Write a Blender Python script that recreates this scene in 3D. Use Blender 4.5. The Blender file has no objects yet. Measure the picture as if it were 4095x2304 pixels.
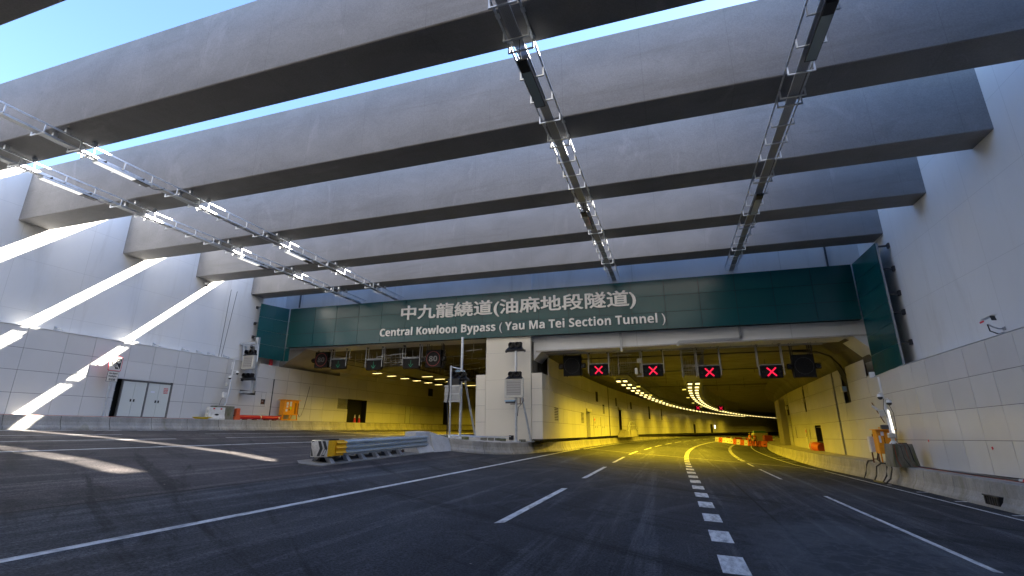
import bpy, bmesh, math, random
from mathutils import Vector, Matrix
random.seed(7)
SC = bpy.context.scene
COL = SC.collection
R = math.radians

# ---------------------------------------------------------------- camera, sky, sun, exposure
cam_d = bpy.data.cameras.new('camera'); cam = bpy.data.objects.new('camera', cam_d); COL.objects.link(cam)
cam_d.sensor_width = 36.0; cam_d.lens = 36.0 * 1924.0 / 4095.0; cam_d.clip_start = 0.05; cam_d.clip_end = 3000
cam.location = (0, 0, 1.8)
cam.rotation_euler = (R(90) + math.atan(568 / 1924.0), 0, R(18.0))
SC.camera = cam
EXPOSURE = 3.2
SKY = 0.066
SUN = 5.0
world = bpy.data.worlds.new('World'); SC.world = world; world.use_nodes = True
_n = world.node_tree.nodes
sky = _n.new('ShaderNodeTexSky'); sky.sky_type = 'NISHITA'; sky.sun_disc = False
SUNV = Vector((1.43, 1.02, 1.0)).normalized()
sky.sun_elevation = math.asin(SUNV.z); sky.sun_rotation = math.atan2(SUNV.x, SUNV.y)
sky.air_density = 1.0; sky.dust_density = .6; sky.ozone_density = 1.5
_h = _n.new('ShaderNodeMix'); _h.data_type = 'RGBA'; _h.blend_type = 'MULTIPLY'; _h.inputs[0].default_value = 1.0; _h.inputs[7].default_value = (.78, .89, 1.12, 1); world.node_tree.links.new(sky.outputs[0], _h.inputs[6]); world.node_tree.links.new(_h.outputs[2], _n['Background'].inputs[0]); _n['Background'].inputs[1].default_value = SKY
sun_d = bpy.data.lights.new('sun', 'SUN'); sun_d.energy = SUN; sun_d.angle = R(0.5); sun_d.color = (1.0, 0.93, 0.82)
sun = bpy.data.objects.new('sun', sun_d); COL.objects.link(sun); sun.rotation_euler = SUNV.to_track_quat('Z', 'Y').to_euler()
sun.location = (0, 0, 40)
SC.view_settings.view_transform = 'Standard'; SC.view_settings.look = 'None'
SC.view_settings.exposure = EXPOSURE; SC.view_settings.gamma = 1.0
try: SC.view_settings.use_curve_mapping = False
except Exception: pass
SC.render.engine = 'CYCLES'
SC.cycles.max_bounces = 8; SC.cycles.diffuse_bounces = 5; SC.cycles.glossy_bounces = 4; SC.cycles.transparent_max_bounces = 12
SC.cycles.use_denoising = True
SC.cycles.sample_clamp_indirect = 6.0

# ---------------------------------------------------------------- materials
def _tree(name):
    m = bpy.data.materials.new(name); m.use_nodes = True
    nt = m.node_tree; b = nt.nodes['Principled BSDF']
    return m, nt, b
def plain(name, col, rough=.6, metal=0., spec=.5, emit=None, es=0., coat=0.):
    m, nt, b = _tree(name)
    b.inputs['Base Color'].default_value = (*col, 1); b.inputs['Roughness'].default_value = rough
    b.inputs['Metallic'].default_value = metal; b.inputs['Specular IOR Level'].default_value = spec
    b.inputs['Coat Weight'].default_value = coat
    if emit: b.inputs['Emission Color'].default_value = (*emit, 1); b.inputs['Emission Strength'].default_value = es
    return m
def N(nt, t, **k):
    n = nt.nodes.new(t)
    for a, v in k.items():
        if a in n.inputs: n.inputs[a].default_value = v
        else: setattr(n, a, v)
    return n
def ramp(nt, stops):
    r = nt.nodes.new('ShaderNodeValToRGB'); e = r.color_ramp.elements
    while len(e) < len(stops): e.new(.5)
    for i, (p, c) in enumerate(stops):
        e[i].position = p; e[i].color = (*c, 1) if len(c) == 3 else c
    return r
def coords(nt, scale=(1, 1, 1)):
    g = nt.nodes.new('ShaderNodeNewGeometry'); mp = nt.nodes.new('ShaderNodeMapping'); mp.vector_type = 'POINT'
    mp.inputs['Scale'].default_value = scale
    nt.links.new(g.outputs['Position'], mp.inputs['Vector']); return mp.outputs[0]
def noise(nt, scale, vec, detail=6, rough=.55, dist=0.):
    n = nt.nodes.new('ShaderNodeTexNoise'); n.inputs['Scale'].default_value = scale; n.inputs['Detail'].default_value = detail
    n.inputs['Roughness'].default_value = rough; n.inputs['Distortion'].default_value = dist
    nt.links.new(vec, n.inputs['Vector']); return n.outputs[0]
def mix(nt, fac, a, b, mode='MIX'):
    m = nt.nodes.new('ShaderNodeMix'); m.data_type = 'RGBA'; m.blend_type = mode
    for sock, v in ((0, fac), (6, a), (7, b)):
        if isinstance(v, (float, int)): m.inputs[sock].default_value = v
        elif isinstance(v, tuple): m.inputs[sock].default_value = (*v, 1)
        else: nt.links.new(v, m.inputs[sock])
    return m.outputs[2]
def math_(nt, op, a, b=0.):
    m = nt.nodes.new('ShaderNodeMath'); m.operation = op
    for i, v in enumerate((a, b)):
        if isinstance(v, (float, int)): m.inputs[i].default_value = v
        else: nt.links.new(v, m.inputs[i])
    return m.outputs[0]
def bump(nt, b, h, strength=.3, dist=.02):
    bp = nt.nodes.new('ShaderNodeBump'); bp.inputs['Strength'].default_value = strength; bp.inputs['Distance'].default_value = dist
    nt.links.new(h, bp.inputs['Height']); nt.links.new(bp.outputs[0], b.inputs['Normal'])
def weathered(name, c0, c1, rough=.8, scale=.8, stretch=(1, 1, 1), fine=25, bs=.25, stain=None, sfrac=(.55, .75), sscale=.5, sstretch=(1, 1, .25), metal=0., spec=.5, island=0.):
    m, nt, b = _tree(name)
    v = coords(nt, stretch); n1 = noise(nt, scale, v, 7, .6, .4)
    r = ramp(nt, [(.3, c0), (.7, c1)]); nt.links.new(n1, r.inputs[0]); c = r.outputs[0]
    v2 = coords(nt); n2 = noise(nt, fine, v2, 4, .7)
    c = mix(nt, .35, c, mix(nt, 1.0, c, ramp_out(nt, n2, .3, .7, (.6, .6, .6), (1.4, 1.4, 1.4)), 'MULTIPLY'))
    if stain:
        n3 = noise(nt, sscale, coords(nt, sstretch), 8, .65, .8)
        rr = ramp(nt, [(sfrac[0], (0, 0, 0)), (sfrac[1], (1, 1, 1))]); nt.links.new(n3, rr.inputs[0])
        c = mix(nt, rr.outputs[0], c, stain)
    if island:
        g = nt.nodes.new('ShaderNodeNewGeometry')
        rr = ramp_out(nt, g.outputs['Random Per Island'], 0, 1, (1 - island,) * 3, (1 + island,) * 3)
        c = mix(nt, 1.0, c, rr, 'MULTIPLY')
    nt.links.new(c, b.inputs['Base Color']); b.inputs['Roughness'].default_value = rough; b.inputs['Metallic'].default_value = metal
    b.inputs['Specular IOR Level'].default_value = spec
    bump(nt, b, math_(nt, 'ADD', n2, n1), bs, .01)
    return m
def ramp_out(nt, src, p0, p1, c0, c1):
    r = ramp(nt, [(p0, c0), (p1, c1)]); nt.links.new(src, r.inputs[0]); return r.outputs[0]

def asphalt():
    m, nt, b = _tree('asphalt')
    xg = nt.nodes.new('ShaderNodeSeparateXYZ'); nt.links.new(coords(nt), xg.inputs[0]); X = xg.outputs[0]
    big = noise(nt, .30, coords(nt, (1, .45, 1)), 8, .68, .8)
    c = ramp_out(nt, big, .36, .66, (.022, .0245, .029), (.050, .053, .059))
    # greyed, polished wheel paths along the lanes
    for k, (lo, hi, f) in enumerate(((.54, .66, .8), (.57, .70, .6))):
        streak = noise(nt, (1.25, 3.1)[k], coords(nt, (1, (.035, .05)[k], 1)), 7, .72, (.25, .1)[k])
        c = mix(nt, math_(nt, 'MULTIPLY', ramp_out(nt, streak, lo, hi, (0, 0, 0), (1, 1, 1)), f), c, (.112, .118, .126))
    # dark and pale tyre sweeps crossing the lanes
    for ang, sc, thr, f, col in ((-64, 1.2, .54, .75, (.009, .0095, .011)), (-52, 2.0, .56, .7, (.010, .0105, .012)), (24, 1.1, .56, .4, (.085, .09, .098)), (-24, 1.6, .58, .35, (.08, .085, .093))):
        sw = noise(nt, sc, rotated(nt, R(ang), (1, .045, 1)), 6, .70, .35)
        c = mix(nt, math_(nt, 'MULTIPLY', ramp_out(nt, sw, thr, thr + .11, (0, 0, 0), (1, 1, 1)), f), c, col)
    dust = noise(nt, .8, coords(nt), 9, .75, .6)
    c = mix(nt, math_(nt, 'MULTIPLY', ramp_out(nt, dust, .56, .72, (0, 0, 0), (1, 1, 1)), .6), c, (.105, .108, .112))
    sp = noise(nt, 30, coords(nt), 6, .88)
    c = mix(nt, 1.0, c, ramp_out(nt, sp, .40, .64, (.22, .22, .22), (2.0, 2.0, 2.0)), 'MULTIPLY')
    # paving seams
    for x0 in (-9.55, 1.95):
        d = math_(nt, 'ABSOLUTE', math_(nt, 'SUBTRACT', math_(nt, 'ADD', X, math_(nt, 'MULTIPLY', noise(nt, .8, coords(nt)), .06)), x0))
        c = mix(nt, math_(nt, 'MULTIPLY', ramp_out(nt, d, .015, .04, (1, 1, 1), (0, 0, 0)), .8), c, (.006, .006, .007))
    # small pale specks of grit and spilt mortar
    vo = nt.nodes.new('ShaderNodeTexVoronoi'); vo.inputs['Scale'].default_value = 1.7; nt.links.new(coords(nt), vo.inputs['Vector'])
    spot = ramp_out(nt, vo.outputs['Distance'], .018, .035, (1, 1, 1), (0, 0, 0))
    gate = ramp_out(nt, noise(nt, .5, coords(nt), 2), .5, .56, (0, 0, 0), (1, 1, 1))
    c = mix(nt, math_(nt, 'MULTIPLY', spot, gate), c, (.28, .26, .24))
    # dried puddle with a dark veined core on the right-hand lane
    v = nt.nodes.new('ShaderNodeNewGeometry'); s = nt.nodes.new('ShaderNodeVectorMath'); s.operation = 'SUBTRACT'; s.inputs[1].default_value = (2.9, 8.6, -.15)
    nt.links.new(v.outputs['Position'], s.inputs[0])
    sc_ = nt.nodes.new('ShaderNodeVectorMath'); sc_.operation = 'MULTIPLY'; sc_.inputs[1].default_value = (.36, .14, 0); nt.links.new(s.outputs[0], sc_.inputs[0])
    ln = nt.nodes.new('ShaderNodeVectorMath'); ln.operation = 'LENGTH'; nt.links.new(sc_.outputs[0], ln.inputs[0])
    wob = noise(nt, 1.1, coords(nt), 6, .65, 1.0)
    rad = math_(nt, 'ADD', ln.outputs['Value'], math_(nt, 'MULTIPLY', wob, 1.1))
    rad = math_(nt, 'MULTIPLY', rad, .5)
    puddle = ramp_out(nt, rad, .50, .66, (1, 1, 1), (0, 0, 0))
    ve = nt.nodes.new('ShaderNodeTexVoronoi'); ve.feature = 'DISTANCE_TO_EDGE'; ve.inputs['Scale'].default_value = 2.6
    nd = nt.nodes.new('ShaderNodeTexNoise'); nd.inputs['Scale'].default_value = 2.5; nt.links.new(coords(nt), nd.inputs['Vector'])
    dv = mix(nt, .8, coords(nt), nd.outputs['Color'], 'ADD'); nt.links.new(dv, ve.inputs['Vector'])
    vein = ramp_out(nt, ve.outputs['Distance'], .02, .12, (1, 1, 1), (0, 0, 0))
    core = ramp_out(nt, rad, .42, .50, (1, 1, 1), (0, 0, 0))
    c = mix(nt, math_(nt, 'MULTIPLY', puddle, .42), c, (.11, .125, .14))
    c = mix(nt, math_(nt, 'MULTIPLY', math_(nt, 'MULTIPLY', core, .7), math_(nt, 'SUBTRACT', 1.0, vein)), c, (.028, .032, .037))
    # left carriageway is an older, browner mat
    left = ramp_out(nt, math_(nt, 'MULTIPLY', X, -.05), .470, .480, (0, 0, 0), (1, 1, 1))
    c = mix(nt, left, c, mix(nt, 1.0, c, (1.35, 1.12, .98), 'MULTIPLY'))
    nt.links.new(c, b.inputs['Base Color']); b.inputs['Roughness'].default_value = .8; b.inputs['Specular IOR Level'].default_value = .22
    bump(nt, b, sp, .7, .012)
    return m
def rotated(nt, ang, scale):
    g = nt.nodes.new('ShaderNodeNewGeometry'); mp = nt.nodes.new('ShaderNodeMapping'); mp.vector_type = 'POINT'
    mp.inputs['Rotation'].default_value = (0, 0, ang)
    mp2 = nt.nodes.new('ShaderNodeMapping'); mp2.inputs['Scale'].default_value = scale
    nt.links.new(g.outputs['Position'], mp.inputs['Vector']); nt.links.new(mp.outputs[0], mp2.inputs['Vector']); return mp2.outputs[0]
def paint_mat():
    m, nt, b = _tree('road_paint')
    w = noise(nt, 9, coords(nt, (1, .3, 1)), 6, .7)
    c = ramp_out(nt, w, .36, .56, (.26, .27, .27), (.66, .67, .66))
    sp = noise(nt, 60, coords(nt), 3, .8)
    c = mix(nt, .5, c, mix(nt, 1.0, c, ramp_out(nt, sp, .3, .6, (.6, .6, .6), (1.1, 1.1, 1.1)), 'MULTIPLY'))
    nt.links.new(c, b.inputs['Base Color']); b.inputs['Roughness'].default_value = .6; return m
def perforated(name, col, scale=24, hole=.30):
    m, nt, b = _tree(name)
    b.inputs['Base Color'].default_value = (*col, 1); b.inputs['Metallic'].default_value = .7; b.inputs['Roughness'].default_value = .45
    vo = nt.nodes.new('ShaderNodeTexVoronoi'); vo.inputs['Scale'].default_value = scale; vo.inputs['Randomness'].default_value = 0.
    nt.links.new(coords(nt), vo.inputs['Vector'])
    a = ramp_out(nt, vo.outputs['Distance'], hole, hole + .04, (0, 0, 0), (1, 1, 1)); nt.links.new(a, b.inputs['Alpha'])
    return m
def concrete_beam():
    m, nt, b = _tree('beam_concrete')
    big = noise(nt, .45, coords(nt, (1, 1, 1.6)), 8, .62, .7)
    c = ramp_out(nt, big, .3, .72, (.195, .190, .187), (.25, .246, .243))
    band = noise(nt, .9, coords(nt, (.12, 1, 1.6)), 7, .7, .5)
    c = mix(nt, math_(nt, 'MULTIPLY', ramp_out(nt, band, .56, .66, (0, 0, 0), (1, 1, 1)), .3), c, (.15, .138, .125))
    pale = noise(nt, .7, coords(nt, (.8, 1, .35)), 8, .7, 1.2)
    c = mix(nt, math_(nt, 'MULTIPLY', ramp_out(nt, pale, .58, .68, (0, 0, 0), (1, 1, 1)), .45), c, (.31, .30, .295))
    dark = noise(nt, 1.1, coords(nt, (.6, 1.2, .5)), 9, .72, 1.5)
    c = mix(nt, math_(nt, 'MULTIPLY', ramp_out(nt, dark, .62, .72, (0, 0, 0), (1, 1, 1)), .25), c, (.10, .09, .08))
    # formwork joints every 2.4 m
    w = nt.nodes.new('ShaderNodeTexBrick'); w.offset = 0; w.inputs['Scale'].default_value = 1.0; w.inputs['Mortar Size'].default_value = .008
    w.inputs['Brick Width'].default_value = 2.44; w.inputs['Row Height'].default_value = 50.0
    w.inputs['Color1'].default_value = (1, 1, 1, 1); w.inputs['Color2'].default_value = (1, 1, 1, 1); w.inputs['Mortar'].default_value = (.84, .84, .84, 1)
    nt.links.new(coords(nt), w.inputs['Vector'])
    c = mix(nt, 1.0, c, w.outputs['Color'], 'MULTIPLY')
    fine = noise(nt, 30, coords(nt), 4, .7)
    c = mix(nt, .3, c, mix(nt, 1.0, c, ramp_out(nt, fine, .3, .7, (.5, .5, .5), (1.5, 1.5, 1.5)), 'MULTIPLY'))
    nt.links.new(c, b.inputs['Base Color']); b.inputs['Roughness'].default_value = .78; b.inputs['Specular IOR Level'].default_value = .3
    bump(nt, b, math_(nt, 'ADD', fine, big), .25, .012); return m
def white_wall():
    m, nt, b = _tree('painted_wall')
    big = noise(nt, .3, coords(nt, (1, 1, .5)), 6, .6, .5)
    c = ramp_out(nt, big, .3, .7, (.60, .605, .59), (.69, .69, .68))
    w = nt.nodes.new('ShaderNodeTexBrick'); w.offset = 0; w.inputs['Scale'].default_value = 1.0; w.inputs['Mortar Size'].default_value = .012
    w.inputs['Brick Width'].default_value = 2.9; w.inputs['Row Height'].default_value = 2.4; w.inputs['Mortar Smooth'].default_value = .6
    w.inputs['Color1'].default_value = (1, 1, 1, 1); w.inputs['Color2'].default_value = (.98, .98, .985, 1); w.inputs['Mortar'].default_value = (.80, .80, .79, 1)
    sp = nt.nodes.new('ShaderNodeSeparateXYZ'); cb = nt.nodes.new('ShaderNodeCombineXYZ'); nt.links.new(coords(nt), sp.inputs[0])
    s = math_(nt, 'ADD', sp.outputs[1], math_(nt, 'MULTIPLY', sp.outputs[0], .35)); nt.links.new(s, cb.inputs[0]); nt.links.new(sp.outputs[2], cb.inputs[1])
    nt.links.new(cb.outputs[0], w.inputs['Vector'])
    c = mix(nt, 1.0, c, w.outputs['Color'], 'MULTIPLY')
    st = noise(nt, .8, coords(nt, (1, .9, .14)), 7, .7, .6)
    c = mix(nt, math_(nt, 'MULTIPLY', ramp_out(nt, st, .54, .76, (0, 0, 0), (1, 1, 1)), .5), c, (.44, .42, .38))
    nt.links.new(c, b.inputs['Base Color']); b.inputs['Roughness'].default_value = .6
    bump(nt, b, math_(nt, 'ADD', math_(nt, 'MULTIPLY', w.outputs['Fac'], -.6), noise(nt, 5, coords(nt), 6, .6)), .2, .02); return m
def panel_mat(name, c0, c1, rough, isl=.04, grime=(.5, .45, .36)):
    m, nt, b = _tree(name)
    v = noise(nt, .6, coords(nt), 5, .6)
    c = ramp_out(nt, v, .3, .7, c0, c1)
    g = nt.nodes.new('ShaderNodeNewGeometry')
    c = mix(nt, 1.0, c, ramp_out(nt, g.outputs['Random Per Island'], 0, 1, (1 - isl,) * 3, (1 + isl,) * 3), 'MULTIPLY')
    nt.links.new(c, b.inputs['Base Color'])
    b.inputs['Roughness'].default_value = rough
    bump(nt, b, noise(nt, .8, coords(nt), 1, .3), .04, .02)
    return m

M = {}
M['asphalt'] = asphalt(); M['paint'] = paint_mat(); M['beam'] = concrete_beam(); M['wall'] = white_wall()
M['panel'] = panel_mat('cream_panel', (.60, .59, .56), (.64, .63, .60), .24)
M['pillar'] = panel_mat('pillar_cream', (.70, .655, .55), (.74, .69, .585), .4)
M['green'] = panel_mat('green_panel', (.002, .058, .062), (.002, .062, .066), .22, .05, (.01, .09, .08))
M['cast'] = weathered('cast_concrete', (.23, .22, .195), (.42, .40, .36), .85, 1.6, (1, 1, .4), 18, .6, (.17, .165, .09), (.58, .78), 1.3, (1, 1, .35), island=.07)
M['mossy'] = weathered('mossy_concrete', (.13, .125, .09), (.27, .25, .20), .9, 3.2, (1, 1, .4), 40, .6, (.085, .10, .03), (.48, .62), 2.2, (1, 1, .3))
M['concrete'] = weathered('raw_concrete', (.34, .32, .28), (.48, .455, .41), .85, .7, (1, 1, 1), 25, .35, (.2, .18, .15), (.6, .75), .8)
M['dark'] = plain('shade_black', (.012, .012, .012), .9)  # near-black painted into openings where shade falls
M['joint'] = plain('joint_backing', (.022, .02, .018), .9)
M['galv'] = weathered('galvanised_steel', (.50, .53, .56), (.66, .69, .72), .42, 6, (1, 1, 1), 60, .1, metal=.75)
M['steel'] = weathered('dull_steel', (.30, .31, .32), (.44, .45, .46), .5, 5, (1, 1, 1), 50, .1, metal=.6)
M['darksteel'] = plain('dark_steel', (.07, .07, .075), .5, .5)
M['black'] = plain('black_plastic', (.014, .014, .016), .42)
M['screen'] = weathered('screen_black', (.010, .010, .011), (.018, .018, .018), .6, 12, bs=.1, spec=.12)
M['screen2'] = weathered('screen_grey', (.018, .016, .016), (.026, .023, .022), .6, 12, bs=.1, spec=.12)
M['rail'] = weathered('rail_steel', (.42, .51, .60), (.54, .64, .72), .38, 5, (1, 1, 1), 50, .1, metal=.5)
M['slab'] = weathered('dusty_slab', (.15, .14, .12), (.26, .245, .215), .9, 2.5, bs=.4)
M['tray'] = perforated('perforated_tray', (.42, .43, .44))
M['mesh'] = perforated('perforated_screen', (.35, .33, .28), 9, .30)
M['glass'] = plain('lamp_glass', (.30, .38, .37), .25, 0, .8, coat=.5)
M['glare_glass'] = plain('lamp_glass_glare', (.8, .8, .78), .2, 0, .5, (1.0, .97, .9), .12)  # faint glow stands in for the sunlit wall mirrored in the lens
M['letter'] = weathered('sign_letter', (.80, .78, .73), (.84, .82, .77), .45, 3, bs=.05)
M['white'] = weathered('white_plastic', (.66, .65, .60), (.78, .77, .73), .5, 5, (1, 1, 1), 30, .1, (.45, .42, .34), (.58, .72), 2.5)
M['white_clean'] = plain('white_gloss', (.74, .75, .74), .35)
M['grey_box'] = weathered('grey_enamel', (.52, .51, .45), (.60, .585, .53), .4, 3, bs=.05)
M['orange'] = weathered('orange_enamel', (.80, .29, .008), (.88, .34, .012), .4, 4, bs=.08, stain=(.45, .17, .02), sfrac=(.62, .75), sscale=3)
M['orange_red'] = weathered('orange_plastic', (.60, .095, .02), (.72, .13, .035), .5, 4, bs=.08, stain=(.35, .07, .03), sfrac=(.6, .75), sscale=3)
M['red'] = weathered('red_paint', (.50, .008, .02), (.62, .012, .028), .35, 5, bs=.05)
M['redflat'] = plain('red_sign', (.60, .02, .03), .5)
M['yellow'] = weathered('yellow_paint', (.88, .44, .008), (.93, .50, .012), .38, 5, bs=.05)
M['hose'] = plain('yellow_hose', (.70, .50, .02), .5)
M['orange_cable'] = plain('orange_cable', (.32, .07, .03), .6)
M['cable'] = plain('black_cable', (.02, .02, .022), .5)
M['blue_strip'] = plain('light_blue_lid', (.30, .45, .60), .3)
M['plastic_film'] = weathered('wrapped_film', (.58, .555, .50), (.80, .78, .73), .3, 8, (1, 1, 1), 25, .5)
M['chevron'] = weathered('chevron_black', (.03, .03, .03), (.09, .09, .085), .35, 10, bs=.2)
M['door'] = plain('enamel_door', (.60, .62, .57), .4)
M['door_green'] = plain('olive_door', (.20, .20, .13), .5)
M['frame'] = plain('grey_frame', (.16, .155, .15), .5, .3)
M['sign_face'] = plain('sign_face', (.68, .64, .55), .4)
M['ink'] = plain('sign_ink', (.015, .015, .015), .5)
M['red_x'] = plain('red_led', (.3, .0, .01), .4, emit=(1.0, .012, .06), es=.13)
M['green_led'] = plain('green_led', (.0, .16, .08), .4, emit=(.0, .25, .12), es=.015)
M['grey_led'] = plain('grey_led', (.20, .20, .20), .4)
M['dim_red'] = plain('dim_red_led', (.30, .03, .025), .4)
M['dim_digit'] = plain('dim_digit', (.10, .10, .10), .4)
M['dim_ring'] = plain('unlit_ring', (.022, .022, .024), .35)
M['lamp'] = plain('tunnel_lamp_lens', (.8, .7, .5), .3, emit=(1.0, .78, .28), es=.34)
M['lamp_dim'] = plain('tunnel_lamp_dim', (.7, .6, .3), .3, emit=(1.0, .80, .15), es=.10)
M['led_tube'] = plain('led_tube', (.9, .9, .9), .3, emit=(1.0, .93, .80), es=.5)
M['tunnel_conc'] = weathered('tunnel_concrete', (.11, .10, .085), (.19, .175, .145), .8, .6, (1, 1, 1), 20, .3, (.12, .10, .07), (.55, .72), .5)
M['skin'] = plain('skin', (.35, .21, .15), .6)
M['trousers'] = plain('dark_trousers', (.03, .03, .04), .8)
M['vest'] = plain('orange_vest', (.75, .16, .03), .7)
M['reflect'] = plain('reflective_tape', (.70, .68, .50), .4)
M['helmet'] = plain('yellow_helmet', (.70, .62, .10), .3)
M['shirt'] = plain('shirt', (.10, .09, .10), .8)
M['teal'] = plain('teal_machine', (.03, .16, .16), .5)
M['machine'] = plain('machine_cream', (.42, .38, .26), .5)
M['rubber'] = plain('rubber', (.018, .018, .018), .8)
M['rust'] = weathered('rusty_steel', (.09, .035, .02), (.17, .07, .04), .8, 8, bs=.3)
M['earth'] = weathered('top_ground', (.20, .19, .16), (.32, .30, .26), .9, .2)
M['sticker'] = plain('paper_label', (.70, .72, .78), .5)
M['sticker_y'] = plain('lime_label', (.60, .75, .02), .5)
M['exit'] = plain('exit_sign', (.5, .55, .3), .4, emit=(.45, .6, .2), es=.06)

for m_ in bpy.data.materials:
    try: m_.cycles.emission_sampling = 'NONE'
    except Exception: pass
# ---------------------------------------------------------------- mesh building
class MB:
    def __init__(s): s.v = []; s.f = []; s.mi = []; s.m = 0
    def add(s, vs, fs):
        o = len(s.v); s.v += [tuple(p) for p in vs]; s.f += [tuple(i + o for i in f) for f in fs]; s.mi += [s.m] * len(fs); return s
    def mat(s, i): s.m = i; return s
    def box(s, a, b):
        x0, y0, z0 = a; x1, y1, z1 = b
        return s.add([(x0, y0, z0), (x1, y0, z0), (x1, y1, z0), (x0, y1, z0), (x0, y0, z1), (x1, y0, z1), (x1, y1, z1), (x0, y1, z1)],
                     [(0, 3, 2, 1), (4, 5, 6, 7), (0, 1, 5, 4), (1, 2, 6, 5), (2, 3, 7, 6), (3, 0, 4, 7)])
    def cbox(s, c, d): return s.box([c[i] - d[i] / 2 for i in range(3)], [c[i] + d[i] / 2 for i in range(3)])
    def hexa(s, p):
        return s.add(p, [(0, 3, 2, 1), (4, 5, 6, 7), (0, 1, 5, 4), (1, 2, 6, 5), (2, 3, 7, 6), (3, 0, 4, 7)])
    def bbox(s, c, d, bev=.02, seg=1):          # box with chamfered vertical + horizontal edges
        bm = bmesh.new(); bmesh.ops.create_cube(bm, size=1)
        for v in bm.verts: v.co = Vector((c[0] + v.co.x * d[0], c[1] + v.co.y * d[1], c[2] + v.co.z * d[2]))
        bmesh.ops.bevel(bm, geom=bm.edges[:], offset=bev, segments=seg, affect='EDGES')
        bm.verts.index_update(); s.add([v.co[:] for v in bm.verts], [[v.index for v in f.verts] for f in bm.faces]); bm.free(); return s
    def beam(s, p, q, w, h, up=(0, 0, 1)):       # rectangular bar from p to q
        p = Vector(p); q = Vector(q); d = (q - p).normalized(); u = Vector(up)
        if abs(d.dot(u)) > .98: u = Vector((0, 1, 0))
        a = d.cross(u).normalized() * w / 2; b = a.cross(d).normalized() * h / 2
        P = [p - a - b, p + a - b, p + a + b, p - a + b]; Q = [x + (q - p) for x in P]
        return s.add(P + Q, [(0, 1, 2, 3), (7, 6, 5, 4), (0, 4, 5, 1), (1, 5, 6, 2), (2, 6, 7, 3), (3, 7, 4, 0)])
    def tube(s, pts, r, n=8, cap=True, r2=None):
        pts = [Vector(p) for p in pts]; k = len(pts); vs = []; fs = []
        for i, p in enumerate(pts):
            d = (pts[min(i + 1, k - 1)] - pts[max(i - 1, 0)]).normalized()
            u = Vector((0, 0, 1)) if abs(d.z) < .9 else Vector((0, 1, 0))
            a = d.cross(u).normalized(); b = a.cross(d).normalized()
            rr = r if r2 is None else r + (r2 - r) * i / (k - 1)
            for j in range(n):
                t = 2 * math.pi * j / n; vs.append(p + a * math.cos(t) * rr + b * math.sin(t) * rr)
        for i in range(k - 1):
            for j in range(n): fs.append((i * n + j, i * n + (j + 1) % n, (i + 1) * n + (j + 1) % n, (i + 1) * n + j))
        if cap: fs.append(tuple(range(n))[::-1]); fs.append(tuple((k - 1) * n + j for j in range(n)))
        return s.add(vs, fs)
    def lathe(s, c, prof, n=16, axis='z'):
        vs = []; fs = []
        for (r, z) in prof:
            for j in range(n):
                t = 2 * math.pi * j / n; x, y = r * math.cos(t), r * math.sin(t)
                p = (x, y, z) if axis == 'z' else (x, z, y) if axis == 'y' else (z, x, y)
                vs.append((c[0] + p[0], c[1] + p[1], c[2] + p[2]))
        k = len(prof)
        for i in range(k - 1):
            for j in range(n): fs.append((i * n + j, i * n + (j + 1) % n, (i + 1) * n + (j + 1) % n, (i + 1) * n + j))
        return s.add(vs, fs)
    def prism(s, poly, axis, a, b):             # polygon in the plane normal to axis, extruded a..b
        def P(u, w, t): return (t, u, w) if axis == 'x' else (u, t, w) if axis == 'y' else (u, w, t)
        n = len(poly); vs = [P(u, w, a) for u, w in poly] + [P(u, w, b) for u, w in poly]
        return s.add(vs, [tuple(range(n))[::-1], tuple(range(n, 2 * n))] + [(i, (i + 1) % n, n + (i + 1) % n, n + i) for i in range(n)])
    def ring(s, c, r0, r1, t, n=32, ny=-1):     # flat annulus facing -Y with thickness t
        vs = []; fs = []
        for j in range(n):
            a = 2 * math.pi * j / n; ca, sa = math.cos(a), math.sin(a)
            vs += [(c[0] + r0 * ca, c[1], c[2] + r0 * sa), (c[0] + r1 * ca, c[1], c[2] + r1 * sa), (c[0] + r1 * ca, c[1] + t, c[2] + r1 * sa), (c[0] + r0 * ca, c[1] + t, c[2] + r0 * sa)]
        for j in range(n):
            k = (j + 1) % n
            for e in range(4): fs.append((4 * j + e, 4 * k + e, 4 * k + (e + 1) % 4, 4 * j + (e + 1) % 4))
        return s.add(vs, fs)
    def build(s, name, mats, parent=None, smooth=False, fix=True):
        me = bpy.data.meshes.new(name)
        off = Vector((0, 0, 0))
        if parent is not None: off = world_loc(parent)
        me.from_pydata([(p[0] - off.x, p[1] - off.y, p[2] - off.z) for p in s.v], [], s.f)
        if not isinstance(mats, (list, tuple)): mats = [mats]
        for m in mats: me.materials.append(M[m] if isinstance(m, str) else m)
        me.polygons.foreach_set('material_index', s.mi)
        if fix:
            bm = bmesh.new(); bm.from_mesh(me); bmesh.ops.recalc_face_normals(bm, faces=bm.faces); bm.to_mesh(me); bm.free()
        if smooth:
            me.polygons.foreach_set('use_smooth', [True] * len(me.polygons))
            try: me.set_sharp_from_angle(angle=R(35))
            except Exception: pass
        me.update()
        o = bpy.data.objects.new(name, me); COL.objects.link(o)
        if parent is not None: o.parent = parent
        return o
def world_loc(o):
    l = Vector(o.location)
    while o.parent is not None: o = o.parent; l = l + Vector(o.location)
    return l
def tag(o, label=None, cat=None, group=None, kind=None):
    if label: o['label'] = label
    if cat: o['category'] = cat
    if group: o['group'] = group
    if kind: o['kind'] = kind
    return o
def thing(name, label, cat, loc=(0, 0, 0), group=None, rz=0):
    o = bpy.data.objects.new(name, None); o.empty_display_size = .2; COL.objects.link(o); o.location = loc; o.rotation_euler = (0, 0, rz)
    return tag(o, label, cat, group)
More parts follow.
